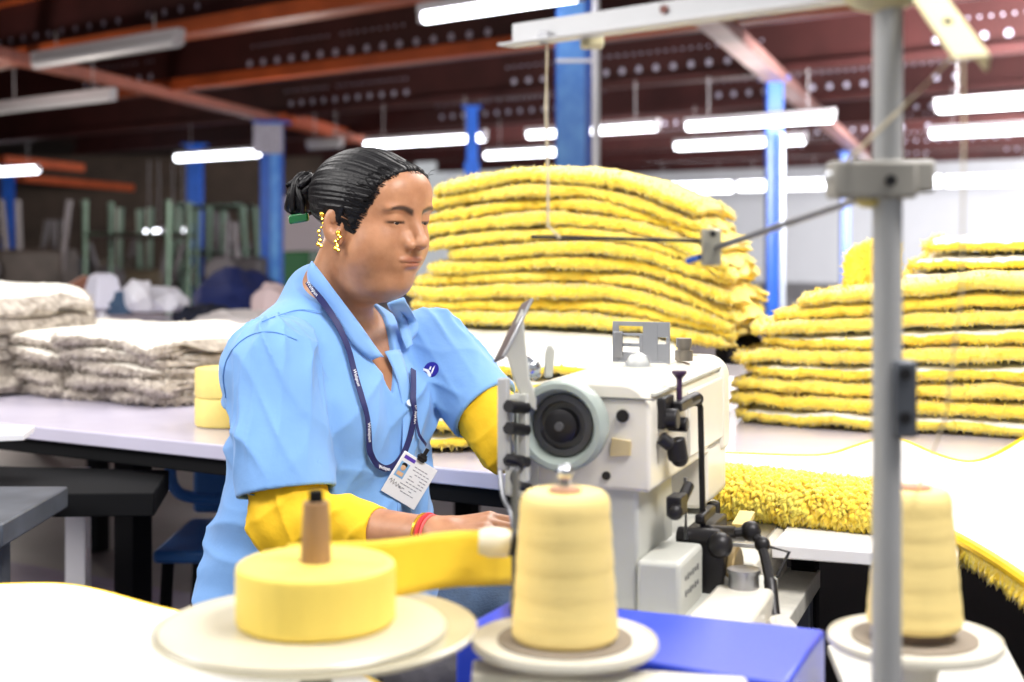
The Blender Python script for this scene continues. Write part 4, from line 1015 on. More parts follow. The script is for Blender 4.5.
def hand(p, w, dirv, pn, side, curl, sc=1.0):
    """w wrist, dirv towards the knuckles, pn palm normal, side +1/-1 thumb side along dirv x pn"""
    dirv = dirv.normalized(); sd = dirv.cross(pn).normalized()*side; pn = pn.normalized()
    kn = w+dirv*.085*sc
    d = cap(p, w, w+dirv*.03, .024*sc, .022*sc)
    for s in (-.026, -.009, .009, .026):
        d = smin(d, cap(p, w+dirv*.02+sd*s*.6, kn+sd*s, .0135*sc, .0105*sc), .012)
    L = [(-.028,.034,.022,.018,.0082),(-.010,.040,.026,.020,.0088),(.010,.042,.028,.021,.0090),(.028,.038,.024,.019,.0088)]
    for s, a, b, c, r in L:
        p0 = kn+sd*s; d1 = (dirv*math.cos(curl)+pn*math.sin(curl)+sd*s*2).normalized(); p1 = p0+d1*a*sc
        d2 = (dirv*math.cos(curl*2.2)+pn*math.sin(curl*2.2)+sd*s*1.0).normalized(); p2 = p1+d2*b*sc
        d3 = (dirv*math.cos(curl*3.0)+pn*math.sin(curl*3.0)).normalized(); p3 = p2+d3*c*sc
        fg = smin(cap(p, p0, p1, r*1.08*sc, r*sc), cap(p, p1, p2, r*sc, r*.92*sc), .003)
        fg = smin(fg, cap(p, p2, p3, r*.92*sc, r*.78*sc), .003)
        d = smin(d, fg, .005)
    t0 = w+dirv*.025+sd*.022; t1 = t0+(dirv*.6+sd*.75+pn*.25).normalized()*.036*sc; t2 = t1+(dirv*.85+sd*.35+pn*.3).normalized()*.030*sc; t3 = t2+(dirv*.95+pn*.3).normalized()*.022*sc
    d = smin(d, smin(smin(cap(p, t0, t1, .0135*sc, .0110*sc), cap(p, t1, t2, .0110*sc, .0098*sc), .004), cap(p, t2, t3, .0098*sc, .0080*sc), .004), .010)
    return d
def skin(p):
    d = head(p)
    d = smin(d, cap(p, NB, NT, .0520, .0600), .022)
    d = smin(d, ell(p, tuple(hw_(0,.018,-.108)), (.040,.040,.026)), .03)
    d = smin(d, torso(p)+.010, .020)
    d = smin(d, cap(p, SR, ER, .050, .042), .02); d = smin(d, cap(p, ER, WR, .041, .026), .01)
    d = smin(d, cap(p, SL, EL, .050, .042), .02); d = smin(d, cap(p, EL, WL, .041, .026), .01)
    d = smin(d, hand(p, WR, V(.93,-.20,.16), V(.15,.25,-1), -1, .35), .012)
    d = smin(d, hand(p, WL, V(.97,.20,-.03), V(.0,-.1,-1), 1, .22), .012)
    return d
def tint(v):
    p = (v[:,0], v[:,1], v[:,2]); q = hl3(p); x = np.abs(q[0]); y = q[1]; z = q[2]
    c = np.ones((len(v), 3)); fr = np.clip((y-.045)/.02, 0, 1)
    def g(dx, dz, sx, sz): return np.exp(-((dx/sx)**2+(dz/sz)**2)**2)
    lip = np.maximum(g(x, z+.0610, .0215, .0058), g(x, z+.0700, .0185, .0060))*fr*(y > .07)
    c = c*(1-lip[:,None])+lip[:,None]*np.array([.82,.62,.70])
    # eyebrows: hair-dark, tapering to the temple
    t = np.clip((x-.010)/.044, 0, 1); zb = .0105+.0085*np.sin(t*2.3)-.005*t**3; wd = .0052*(1-t*.62)+.0004
    br = np.exp(-((z-zb)/wd)**4)*((x > .009) & (x < .054))*np.clip((.056-x)/.01, 0, 1)*np.clip((x-.008)/.004, 0, 1)*(y > .03)
    c = c*(1-.97*br[:,None])+.97*br[:,None]*np.array([.07,.05,.06])
    lash = np.exp(-((z+.0050+.0000*x)/.0023)**4)*np.clip((x-.017)/.003, 0, 1)*np.clip((.050-x)/.004, 0, 1)*(y > .05)*.92
    c = c*(1-lash[:,None])+lash[:,None]*np.array([.10,.08,.08])
    return c
M_skin = bpy.data.materials.new('warm brown skin'); M_skin.use_nodes = True
nt = M_skin.node_tree; N = nt.nodes; L = nt.links; b = N['Principled BSDF']
at = N.new('ShaderNodeAttribute'); at.attribute_name = 'tint'; mx = N.new('ShaderNodeMix'); mx.data_type = 'RGBA'; mx.blend_type = 'MULTIPLY'; mx.inputs[0].default_value = 1
ns = N.new('ShaderNodeTexNoise'); ns.inputs['Scale'].default_value = 35; ns.inputs['Detail'].default_value = 5; tc = N.new('ShaderNodeTexCoord'); L.new(tc.outputs['Object'], ns.inputs['Vector'])
rp = N.new('ShaderNodeValToRGB'); rp.color_ramp.elements[0].position = .3; rp.color_ramp.elements[1].position = .7
rp.color_ramp.elements[0].color = lin((166,114,82)); rp.color_ramp.elements[1].color = lin((190,137,102))
L.new(ns.outputs['Fac'], rp.inputs['Fac']); L.new(rp.outputs['Color'], mx.inputs[6]); L.new(at.outputs['Color'], mx.inputs[7]); L.new(mx.outputs[2], b.inputs['Base Color'])
b.inputs['Roughness'].default_value = .42; b.inputs['Subsurface Weight'].default_value = .12; b.inputs['Subsurface Radius'].default_value = (.010,.004,.002); b.inputs['Subsurface Scale'].default_value = 1
ns2 = N.new('ShaderNodeTexNoise'); ns2.inputs['Scale'].default_value = 420; L.new(tc.outputs['Object'], ns2.inputs['Vector'])
bu_ = N.new('ShaderNodeBump'); bu_.inputs['Strength'].default_value = .12; bu_.inputs['Distance'].default_value = .002; L.new(ns2.outputs['Fac'], bu_.inputs['Height']); L.new(bu_.outputs['Normal'], b.inputs['Normal'])

W = thing('person', (TO.x, TO.y, 0), 'seated woman in light blue work shirt guiding fabric at the sewing machine', 'person')
body = nets(skin, (-.56,1.74,.50), (.42,2.46,1.34), .0021, 'body', M_skin, W, tint=tint, B=20)
# eyes
for s in (-1, 1):
    e = hw_(s*.0315,.0660,-.0030)
    ey = MB().ball(e, .0138*HS, n=24).build('eyeball', mat('eye white', (178,162,156), .5), W)
    g = hw_(s*.0325,.0795,-.0075)
    MB().ball(e+(g-e).normalized()*.0056*HS, .0087*HS, n=20).build('iris', mat('dark iris', (30,20,18), .6), ey, label='dark iris')

# ---- hair
BUN = hw_(.020,-.138,.012)
def hair(p):
    q = hl3(p); ax = (np.sqrt(q[0]**2+1e-7), q[1], q[2])
    d = ell(q, (0,-.019,.023), (.0805,.0985,.0755))
    d = smin(d, headcore(q, ax)-.0042, .012)
    d = smin(d, ell(q, (0,-.062,-.035), (.050,.036,.045)), .03)
    # combed strand ridges running back to the bun
    dx, dy, dz = q[0], q[1]+.128, q[2]-.012
    ang = np.arctan2(dx, dz)
    d = d-.0007*np.sin(ang*46+3*np.sin(ang*9))-.0005*np.sin(ang*91+q[1]*30)
    # hairline
    line = q[1]-(.0385+.46*q[2]-.8*q[0]**2+.0012*np.sin(q[2]*260+q[0]*90))
    line2 = -(q[2]-(.012+1.25*(q[1]+.006)))-.0
    line2 = np.where(q[1] < .010, -(q[2]+(.010-q[1])*1.7-.006), -(q[2]-.006+(q[1]-.010)*3.2))
    line2 = np.maximum(line2, -(q[2]+.040+.3*q[1]))
    low = -(q[2]+.078)
    d = smax(d, line*.8, .008); d = smax(d, line2*.45, .008); d = smax(d, low, .01)
    return d*HS*.85
def hair_tint(v): return np.ones((len(v),3))
M_hair = mat('black hair', (13,10,13), .42, bump=.15, bscale=140)
M_hair.node_tree.nodes['Principled BSDF'].inputs['Specular IOR Level'].default_value = .35
hr = nets(hair, H0-V(.13,.13,.12)*1.1, H0+V(.13,.13,.16), .0019, 'hair', M_hair, W, B=20)
# bun of coiled locks
m = MB(); rb = random.Random(3)
bx, by, bz = frame_from((H0-BUN).normalized())
for k in range(26):
    a0 = rb.uniform(0, 6.28); rr = rb.uniform(.008, .026); pts = []; tl_0 = rb.uniform(-.6,.6)
    for i in range(9):
        a = a0+i*.42; pts.append(BUN+bx*(rr*math.cos(a))+by*(rr*1.35*math.sin(a))+bz*(rb.uniform(-.004,.004)+tl_0*.034*math.sin(a+k)))
    m.tube(smooth_pts(pts, 1), rb.uniform(.0045,.0070), n=8)
m.ball(BUN, (.025,.023,.029), n=16)
m.build('hair_bun', M_hair, W, angle=180)
m = MB()
for k in range(44): # loose ends on top of the bun and flyaways
    a = rb.uniform(0, 6.28); p0 = BUN+bx*(.02*math.cos(a))+by*(.026*math.sin(a)); d = (p0-BUN).normalized()*.5+V(0,0,.6)+V(rb.uniform(-.5,.5), rb.uniform(-.5,.5), rb.uniform(-.3,.3))
    m.tube([p0, p0+d*.008, p0+d*.014+V(rb.uniform(-.006,.006),0,-.002)], [.0010,.0008,.0003], n=4)
for k in range(22):
    x = rb.uniform(-.045,.062); z = .070-rb.uniform(0,.03); p0 = hw_(x,.037+.46*z-.8*x*x,z); q_ = p0+HF*rb.uniform(.004,.014)+HU*rb.uniform(-.004,.01)+HR*rb.uniform(-.006,.006)
    m.tube([p0, (p0+q_)/2+HU*.003, q_], [.0006,.0005,.0002], n=4)
def proj(f, p, off):
    for _ in range(6):
        v = float(f(tuple(np.array([q]) for q in p))[0]); e = .002; g = []
        for a in range(3):
            q = list(p); r = list(p); q[a] += e; r[a] -= e
            g.append(float(f(tuple(np.array([w]) for w in q))[0]-f(tuple(np.array([w]) for w in r))[0]))
        g = Vector(g).normalized(); p = p-g*(v-off)
    return p
hboth = lambda p: np.minimum(head(p), hair(p))
for k in range(190): # fine hairs softening the hairline
    s = 1 if rb.random() < .8 else -1
    z = rb.uniform(-.030, .074); x = s*math.sqrt(max(0, 1-(z/.082)**2))*.068*rb.uniform(.85, 1) if z < .066 else rb.uniform(-.045, .045)
    p0 = hw_(x, .0385+.46*z-.8*x*x+rb.uniform(.001,.007), z); dd = (BUN-p0).normalized(); dd = (dd+HU*.25).normalized()
    ps = [proj(hboth, p0, .0004), proj(hboth, p0+dd*.010, .0012), proj(hboth, p0+dd*.022, .0012), proj(hboth, p0+dd*.036, .0006)]
    m.tube(smooth_pts(ps, 1), .00055, n=4)
for k in range(0): # wisps before the ear
    y = .026+rb.uniform(-.006,.008); pts = [hw_(.072-.25*max(0,y-.01),y,.006), hw_(.0705,y+.002,-.010), hw_(.068+rb.uniform(-.001,.002),y-.004+rb.uniform(-.004,.004),-.026-rb.uniform(0,.012))]
    m.tube(smooth_pts(pts, 1), [.0016,.0014,.0011,.0008,.0006,.0003][:6] if False else .0011, n=5)
m.build('loose_strands', M_hair, hr)
c = BUN+V(-.004,-.018,-.035)
MB().box(c, (.032,.010,.015), (V(.97,-.1,.17).normalized(), V(.1,.98,0).normalized(), V(-.17,0,.98).normalized())).build('hair_clip', mat('green clip', (16,104,52), .25, coat=.5), W, bevel=.003, label='green hair clip')
# ---- ear jewellery
M_gold = mat('gold', (246,196,70), .22, metal=.9)
m = MB(); 
for (x, y, z0, z1) in ((.0830,-.030,-.006,-.052),(.0800,.004,-.030,-.054)):
    n_ = 8
    for i in range(n_):
        f = i/(n_-1); m.ball(hw_(x+.002*math.sin(i*2), y+.003*math.sin(i), z0+(z1-z0)*f), .0022 if i % 2 else .0030, n=8)
    m.ball(hw_(x, y, z0), .0045, n=10); m.ball(hw_(x, y-.003, z1), .0036, n=8); m.ball(hw_(x, y+.003, z1-.002), .0032, n=8)
m.build('gold_earrings', M_gold, W, label='gold ear chains and drops')

# ---- shirt
M_shirt = mat('light blue cotton', (122,170,230), .8, var=.05, vscale=5, bump=.22, bscale=24, sheen=.2)
def sleeve(p, s, h, e, r0, r1, sd):
    dv = (e-s).normalized(); T = (p[0]-h.x)*dv.x+(p[1]-h.y)*dv.y+(p[2]-h.z)*dv.z
    d = cap(p, s, h+dv*.05, r0, r1)
    # creases that run round the arm, fading towards hem
    x, y, _ = frame_from(dv)
    a = np.arctan2((p[0]-s.x)*y.x+(p[1]-s.y)*y.y+(p[2]-s.z)*y.z, (p[0]-s.x)*x.x+(p[1]-s.y)*x.y+(p[2]-s.z)*x.z)
    g = np.sin(T*70+2.2*np.sin(a*1.0+sd)+sd)*.5+np.sin(T*38+3.0*np.sin(a+1.7+sd))*.8
    ax_ = np.sin(a*5+T*22+sd)
    rd = lambda s: (1-np.abs(np.sin(s)))**2
    fd = np.clip(-T/.09, .08, 1)
    mm = .3+.7*np.sin(a*1.0+T*14+sd)**2; nn = .3+.7*np.sin(a*1.0-T*17+sd*2)**2
    d = d-.0100*mm*rd(a*2.0+T*17+sd+.7*np.sin(T*26))*fd-.0080*nn*rd(a*3.0-T*26+sd*2+.8*np.sin(a*3))*fd-.0050*nn*rd(a*5.0+T*12+sd)*fd-.0022*np.sin(T*38+3.0*np.sin(a+1.7+sd))*fd+.003*fd
    d = smax(d, T, .003)
    return d
def shirt_outer(p):
    d = torso(p); q = tl3(p)
    # drape folds
    w = .0020*np.sin(q[0]*34+q[2]*16+2.2*np.sin(q[2]*11+q[0]*6))*np.clip((1.0-q[2])/.12, 0, 1)
    w = w+.0020*np.sin(q[2]*42+9*q[0]+2.5*np.sin(q[0]*12))*np.exp(-((q[2]-.70)/.07)**2)
    w = w+.0030*np.sin((q[2]-.25*q[0])*95+2*np.sin(q[0]*20))*np.exp(-((q[2]-.66)/.06)**2)
    w = w+.0035*np.sin(q[0]*70+q[2]*-40)*np.exp(-((q[2]-.88)/.09)**2)*np.clip(np.abs(q[0])*12-.6, 0, 1)
    rd = lambda s: (1-np.abs(np.sin(s)))**2
    m1 = .35+.65*np.sin(q[0]*7+q[2]*9+1.0)**2; m2 = .3+.7*np.sin(q[0]*9-q[2]*8+.4)**2
    w = w+.0085*m1*rd(q[0]*24+q[2]*8+1.3*np.sin(q[2]*8+q[0]*4)+.3)*np.clip((1.02-q[2])/.1, 0, 1)
    w = w+.0110*m2*rd(q[2]*26-q[0]*13+1.2*np.sin(q[0]*10)+.8)*np.exp(-((q[2]-.73)/.11)**2)
    w = w+.0080*m1*rd(q[2]*44+q[0]*20+1.2*np.sin(q[0]*15))*np.exp(-((q[2]-.68)/.09)**2)
    w = w+.0075*m2*rd(q[2]*26+q[0]*26+.8*np.sin(q[2]*20))*np.exp(-((q[2]-.90)/.10)**2)
    d = d-w*1.25+.005
    # loose lower shirt
    d = smin(d, ell(q, (0,-.03,.60), (.202,.172,.14)), .05)
    return d
def shirt(p):
    q = tl3(p); d = shirt_outer(p)
    d = smin(d, sleeve(p, SR, HEMR, ER, .066, .074, .4), .016)
    d = smin(d, sleeve(p, SL, HEML, EL, .062, .062, 2.0), .016)
    cn = cap(p, tw(0,-.026,1.02), hw_(0,-.030,-.070), .0735, .0615)
    d = smin(d, np.maximum(np.maximum(cn, q[2]-(1.076-.42*q[1])), q[1]-.030), .016)
    T = np.minimum(torso(p), cn)
    # open neck
    half = np.clip((q[2]-.925)*.50, 0, .058)
    wedge = np.maximum(np.abs(q[0]+.018)-half, -q[1]-.0)
    wedge = np.maximum(wedge, .925-q[2])
    neckh = cap(q, (0,-.030,1.01), (0,-.005,1.20), .060, .060)
    cut = np.minimum(wedge, np.maximum(neckh, .035-q[1]))
    d = smax(d, -np.maximum(cut, -(T+.0125)), .003)
    d = smax(d, -np.maximum(cap(p, NB, NT, .056, .064), .035-q[1]), .003)
    # collar stand round the back of the neck
    # sleeve openings
    for h, e, s, r in ((HEMR, ER, SR, .0650), (HEML, EL, SL, .0530)):
        dv = (e-s).normalized(); Tt = (p[0]-h.x)*dv.x+(p[1]-h.y)*dv.y+(p[2]-h.z)*dv.z
        d = smax(d, -np.maximum(cap(p, s, h+dv*.06, r, r), -Tt-.035), .002)
    d = smax(d, (.545-q[2]), .006)
    return d*.8
sh = nets(shirt, (-.62,1.85,.53), (.08,2.55,1.13), .0032, 'work_shirt', M_shirt, W, B=20)
def drape(p):
    d = smin(shirt_outer(p), cap(p, tw(0,-.030,1.02), hw_(0,-.030,-.070), .074, .062), .03)
    d = smin(d, sleeve(p, SR, HEMR, ER, .066, .074, .4), .016)
    return smin(d, sleeve(p, SL, HEML, EL, .062, .062, 2.0), .016)*.7
def onshirt(px, py, off=.002):
    p, n = march(drape, px, py, 1.5, 3.2)
    if p is None: return P(px, py, 2.1), V(0,-1,0)
    return p+n*off, n
# collar leaves: strips draped on the shirt, standing off the neck
M_collar = mat('collar cotton', (130,176,234), .8, var=.05, vscale=6, sheen=.2)
def strip(name, inner, outer, mt, th=.0022, off_in=.010, off_out=.004, nn=14, parent=None, label=None, bulge=.006):
    I = smooth_pts([(a, b, 0) for a, b in inner], 2); Ou = smooth_pts([(a, b, 0) for a, b in outer], 2)
    def at_(L, f): 
        k = f*(len(L)-1); i = min(int(k), len(L)-2); return L[i].lerp(L[i+1], k-i)
    vs = []; rows = 6
    for i in range(nn+1):
        a = at_(I, i/nn); b = at_(Ou, i/nn)
        for j in range(rows):
            f = j/(rows-1); c = a.lerp(b, f); p, n = onshirt(c.x, c.y, 0)
            if p is None: p = P(c.x, c.y, 2.1)
            vs.append(p+n*(off_in+(off_out-off_in)*f+bulge*math.sin(f*PI)))
    for _ in range(5):
        w_ = list(vs)
        for i in range(1, nn):
            for j in range(rows): vs[i*rows+j] = w_[i*rows+j]*.5+w_[(i-1)*rows+j]*.25+w_[(i+1)*rows+j]*.25
    fs = []
    for i in range(nn):
        for j in range(rows-1): a = i*rows+j; fs.append((a, a+1, a+rows+1, a+rows))
    o = MB().add(vs, fs).build(name, mt, parent or W, angle=180, label=label); md = o.modifiers.new('thickness', 'SOLIDIFY'); md.thickness = th; md.offset = 0
    return o
# right leaf (near), left leaf (far)
strip('collar', [(318,262),(329,276),(341,296),(350,314),(359,332),(371,352),(378,360)], [(311,284),(322,296),(333,314),(342,332),(350,345),(358,355),(370,361)], M_collar, off_in=.012, off_out=.005)
strip('collar', [(388,303),(390,315),(393,328),(398,345),(401,352)], [(404,297),(411,310),(417,322),(422,332),(412,340)], M_collar, off_in=.010, off_out=.004)
# button placket and lapel edge
strip('placket', [(384,352),(392,366),(398,382),(402,398),(404,430),(401,470),(396,520)], [(399,350),(405,366),(411,384),(414,400),(417,430),(415,470),(410,520)], M_collar, off_in=.0015, off_out=.002, th=.0014, bulge=.001)
M_btn = mat('pale button', (196,214,232), .3)
for y in (404, 436, 500):
    p, n = onshirt(409, y, .0035); MB().cyl(p-n*.001, p+n*.0015, .0055, n=16).build('button', M_btn, W)
# seams: shoulder yoke and sleeve head
def seam(pts, r=.0009, name='seam', mt=None, off=.0006):
    q = [onshirt(v.x, v.y, off)[0] for v in smooth_pts([(a, b, 0) for a, b in pts], 2)]
    return MB().tube(q, r, n=5).build(name, mt or mat('seam blue', (110,158,218), .8), W)
seam([(226,398),(222,372),(232,348),(252,333),(275,331),(297,340)])
seam([(322,312),(300,309),(283,314),(262,322)])
seam([(249,494),(275,496),(305,494),(332,489)])
# badge emblem on her left chest
M_navy = mat('navy print', (30,26,150), .6); M_white = mat('white print', (244,244,250), .6)
p, n = onshirt(431.5, 370, .0012)
ux = (V(1,0,0)-n*n.x).normalized(); uy = n.cross(ux).normalized()
if uy.z < 0: uy = -uy
em = MB(); R0 = .0130
def disc_pts(r, sx=1.0): return [(r*sx*math.cos(2*PI*i/32), r*math.sin(2*PI*i/32)) for i in range(32)]
em.prism(disc_pts(R0, 1.0), p, ux, uy, n, .0008).build('shirt_emblem', M_navy, W, label='dark blue round emblem with white figure'); eo = bpy.data.objects['shirt_emblem']
m = MB(); 
def mark(poly, sc=R0): m.prism([(a*sc, b*sc) for a, b in poly], p+n*.0009, ux, uy, n, .0005)
mark([(-1.0,.30),(-.55,.12),(-.28,-.02),(-.10,-.32),(.05,-.62),(-.02,-.95),(-.3,-.93),(-.42,-.55),(-.62,-.2),(-1.02,.02)])
mark([(-.28,.02),(-.10,.42),(.04,.42),(-.06,-.02)]); mark([(.02,-.45),(.18,.05),(.50,.46),(.40,.10),(.26,-.30),(.12,-.62)])
m.build('emblem_figure', M_white, eo, label='white swoosh figure')
# lanyard
M_lan = mat('navy ribbon', (26,30,88), .55)
def ribbon(pts, w, off, name='lanyard', mt=M_lan, parent=W, th=.0011, it=3):
    P_, N_ = [], []
    for v in smooth_pts([(a, b, 0) for a, b in pts], it):
        p, n = onshirt(v.x, v.y, off); P_.append(p); N_.append(n)
    for _ in range(3):
        P_ = [P_[0]]+[(P_[i-1]+P_[i]*2+P_[i+1])/4 for i in range(1, len(P_)-1)]+[P_[-1]]
        N_ = [N_[0]]+[(N_[i-1]+N_[i]*2+N_[i+1]).normalized() for i in range(1, len(N_)-1)]+[N_[-1]]
    MBo = MB().tube(P_, 0, flat=(w, th), up=N_); return MBo.build(name, mt, parent, angle=60), P_, N_
L1 = [(311,282),(317,292),(326,306),(335,324),(346,350),(353,380),(360,402),(365,425),(366,448),(370,462),(380,470),(392,467),(401,455),(407,438),(411,418),(411,395),(410,372)]
lan, LP, LN = ribbon(L1, .0100, .0080)
L2 = [(408,372),(409,392),(411,412),(415,432),(421,444)]
ribbon(L2, .0045, .0085, name='lanyard_cord')
# white lettering woven into the lanyard
def wordmark(s0, word, size, flip=False):
    i = int(s0*(len(LP)-2)); p = LP[i]; d = (LP[min(i+3, len(LP)-1)]-LP[max(i-3, 0)]).normalized(); n = LN[i]
    cu = bpy.data.curves.new('word', 'FONT'); cu.body = word; cu.size = size; cu.extrude = .0002; cu.align_x = 'CENTER'; cu.align_y = 'CENTER'
    tmp = bpy.data.objects.new('word', cu); C.objects.link(tmp); dg = bpy.context.evaluated_depsgraph_get(); dg.update()
    me = bpy.data.meshes.new_from_object(tmp.evaluated_get(dg)); bpy.data.objects.remove(tmp)
    y = n.cross(d).normalized(); M = Matrix((d, y, n)).transposed().to_4x4(); M.translation = p+n*.0012
    me.transform(M); me.materials.clear(); me.materials.append(M_white); link('lanyard_lettering', me, lan)
for s0 in (.07, .33, .47, .62, .88): wordmark(s0, 'Welspun', .0080)
# ID card, hanging a little off the shirt
pc, nc = onshirt(417, 473, .0)
pc = pc+V(-.007,-.066,0)
cx, cy = P(442,466,pc.y)-P(406,444,pc.y), P(392,485,pc.y)-P(406,444,pc.y)
nc = (nc*.65+V(-.02,-1.0,0)).normalized(); ex = (cx-nc*cx.dot(nc)).normalized(); ey = nc.cross(ex).normalized()
if ey.z < 0: ey = -ey
hwid, hhei = .0320, .0345
ct_ = tag(MB().box(pc, (hwid*2, hhei*2, .0016), (ex, ey, nc)).build('id_card', mat('white plastic card', (238,238,244), .25, coat=.5), W, bevel=.0012), 'white identity card')
def cbox(name, x, y, w, h, mt, dz=.0009, mb=None):
    b = (mb or MB()); b.box(pc+ex*(x*hwid)+ey*(y*hhei)+nc*dz, (w*hwid, h*hhei, .0004), (ex, ey, nc))
    return b if mb is not None else b.build(name, mt, ct_)
cbox('card_header', -.55, .80, .62, .16, mat('violet print', (92,60,178), .5))
cbox('card_photo', -.62, .22, .50, .70, mat('photo blue', (126,174,220), .5))
m = MB(); m.ball(pc+ex*(-.62*hwid)+ey*(.34*hhei)+nc*.0012, (.0042,.0050,.0006), ax=(ex,ey,nc)); m.box(pc+ex*(-.62*hwid)+ey*(.04*hhei)+nc*.0012, (.011,.006,.0004), (ex,ey,nc)); m.build('photo_portrait', mat('photo skin', (222,178,140), .6), ct_)
m = MB(); m.ball(pc+ex*(-.62*hwid)+ey*(.46*hhei)+nc*.0010, (.0050,.0038,.0006), ax=(ex,ey,nc)); m.build('photo_hair', M_hair, ct_)
m = MB(); r_ = random.Random(5)
for k in range(9):
    y = .62-.15*k; x = .12 if k < 6 else -.1
    for c_ in range(5): 
        if r_.random() < .85: cbox('', x+c_*.20-.18, y, .13+.04*r_.random(), .035, None, mb=m)
m.build('card_print', mat('grey print', (120,120,136), .6), ct_, bevel=0)
m = MB(); q = [pc+ex*(x*hwid)+ey*(y*hhei)+nc*.0012 for x, y in ((-.92,-.40),(-.84,-.28),(-.80,-.48),(-.70,-.26),(-.66,-.50),(-.55,-.34),(-.46,-.52),(-.40,-.36),(-.28,-.50),(-.16,-.46))]
m.tube(q, .0005, n=4); m.build('card_signature', mat('ink', (50,50,70), .5), ct_)
m = MB(); p = pc+ey*(hhei+.004)+ex*(-.002)+nc*.002; m.box(p, (.012,.012,.005), (ex,ey,nc)); m.box(p+ey*.010+nc*.001, (.006,.012,.003), (ex,ey,nc)); m.cyl(p-ex*.008, p+ex*.008, .003); m.build('card_clip', M_dark, W, bevel=.0008)
# yellow over-sleeves
M_ys = mat('yellow cotton cover', (250,200,24), .75, var=.10, vscale=12, bump=.15, bscale=60)
def cover(a, b, c, r0, r1, r2, f_, seed):
    c2 = b.lerp(c, f_); d2 = (c-b).normalized(); d1 = (b-a).normalized(); a2 = a.lerp(b, .50)
    def f(p):
        T = (p[0]-c2.x)*d2.x+(p[1]-c2.y)*d2.y+(p[2]-c2.z)*d2.z
        S = (p[0]-b.x)*d2.x+(p[1]-b.y)*d2.y+(p[2]-b.z)*d2.z
        d = smin(cap(p, a2, b, r0, r1), cap(p, b, c2, r1, r2), .02)
        rd = lambda s: (1-np.abs(np.sin(s)))**2
        d = d-.0050*rd(S*30+p[2]*26+seed+.8*np.sin(p[0]*40))*np.clip((-T+.01)/.05,0,1)-.0030*rd(p[2]*50-S*44+seed*2+.8*np.sin(p[1]*50))-.0016*np.sin(S*90+p[2]*60)
        d = smax(d, T-.004, .003)
        d = smax(d, -np.maximum(smin(cap(p, a2, b, r0-.009, r1-.009), cap(p, b, c2+d2*.03, r1-.009, r2-.0075), .02), -T-.012), .002)
        return d*.75
    lo = V(min(a2.x, b.x, c2.x), min(a2.y, b.y, c2.y), min(a2.z, b.z, c2.z))-V(.075,.075,.075); hi = V(max(a2.x, b.x, c2.x), max(a2.y, b.y, c2.y), max(a2.z, b.z, c2.z))+V(.075,.075,.075)
    return nets(f, lo, hi, .0026, 'over_sleeve', M_ys, W, B=20)
o = cover(SR, ER, WR, .056, .052, .035, .66, 1.0); o['label'] = 'yellow cotton over-sleeve on near arm'
o = cover(SL, EL, WL, .050, .050, .036, .55, 2.4); o['label'] = 'yellow cotton over-sleeve on far arm'
# thread bracelet and bangle
bd = (WR-ER).normalized(); x, y, _ = frame_from(bd)
def bangle(at, r, rt, mt, name, label):
    pts = [at+x*(r*math.cos(2*PI*i/28))+y*(r*math.sin(2*PI*i/28)) for i in range(29)]
    MB().tube(pts, rt, n=8).build(name, mt, W, label=label)
wb = WR+bd*.004
bangle(wb, .0285, .0030, mat('red thread', (206,38,44), .6), 'bracelet', 'red thread bracelet')
bangle(wb-bd*.007, .0288, .0022, M_gold, 'bangle', 'gold bangle'); bangle(wb+bd*.006, .0280, .0018, mat('pink red thread', (230,90,90), .6), 'bracelet', 'pink thread bracelet')
# trousers, shoes
M_jean = mat('blue denim', (70,92,122), .85, var=.35, vscale=30, bump=.25, bscale=220)
HIP = tw(0,-.02,.545); KD = V(.93,-.34,0).normalized(); KS = V(KD.y, -KD.x, 0)
kn = {}
def trousers(p):
    d = ell(tl3(p), (0,-.02,.56), (.19,.15,.09))
    for s in (-1, 1):
        h = HIP+KS*(s*.085); k = h+KD*.40+V(0,0,-.02)+KS*(s*.03); f = k+V(.0,.02,-.40)-KD*.04; kn[s] = (k, f)
        l = smin(cap(p, h, k, .088, .066), cap(p, k, f, .066, .052), .02)
        d = smin(d, l, .03)
    w = .004*np.sin(p[0]*60+p[2]*35)+.003*np.sin(p[1]*70-p[2]*50)
    d = smax(d, .105-p[2], .004)
    return (d-w)*.8
nets(trousers, (-.62,1.70,.09), (.36,2.56,.68), .006, 'trousers', M_jean, W, B=16)
for s in (-1, 1):
    k, f = kn[s]; fx = KD
    def shoe(p, f=f):
        q = ((p[0]-f.x)*fx.x+(p[1]-f.y)*fx.y, (p[0]-f.x)*KS.x+(p[1]-f.y)*KS.y, p[2])
        d = smin(ell(q, (.09,0,.045), (.13,.046,.042)), cap(q, (0,0,.05), (0,0,.13), .048, .040), .03); return smax(d, -q[2]+.004, .004)
    nets(shoe, (f.x-.16,f.y-.2,0), (f.x+.28,f.y+.16,.20), .006, 'shoe', mat('black leather', (28,26,28), .45), W, B=16)
# stool
so = thing('work_stool', (TO.x-.02, TO.y+.01, 0), 'black padded stool the woman sits on', 'stool')
MB().lathe([(0,0),(.165,0),(.18,.015),(.18,.04),(.165,.055),(0,.06)], (TO.x-.02,TO.y+.01,.41), n=40).build('seat', mat('black vinyl', (30,30,34), .4), so)
for i in range(4):
    a = PI/4+PI/2*i; MB().cyl((TO.x-.02+.12*math.cos(a), TO.y+.01+.12*math.sin(a), .41), (TO.x-.02+.17*math.cos(a), TO.y+.01+.17*math.sin(a), 0), .013).build('leg', M_steel, so)
MB().tube([V(TO.x-.02+.148*math.cos(2*PI*i/24), TO.y+.01+.148*math.sin(2*PI*i/24), .18) for i in range(25)], .008).build('foot_ring', M_steel, so)
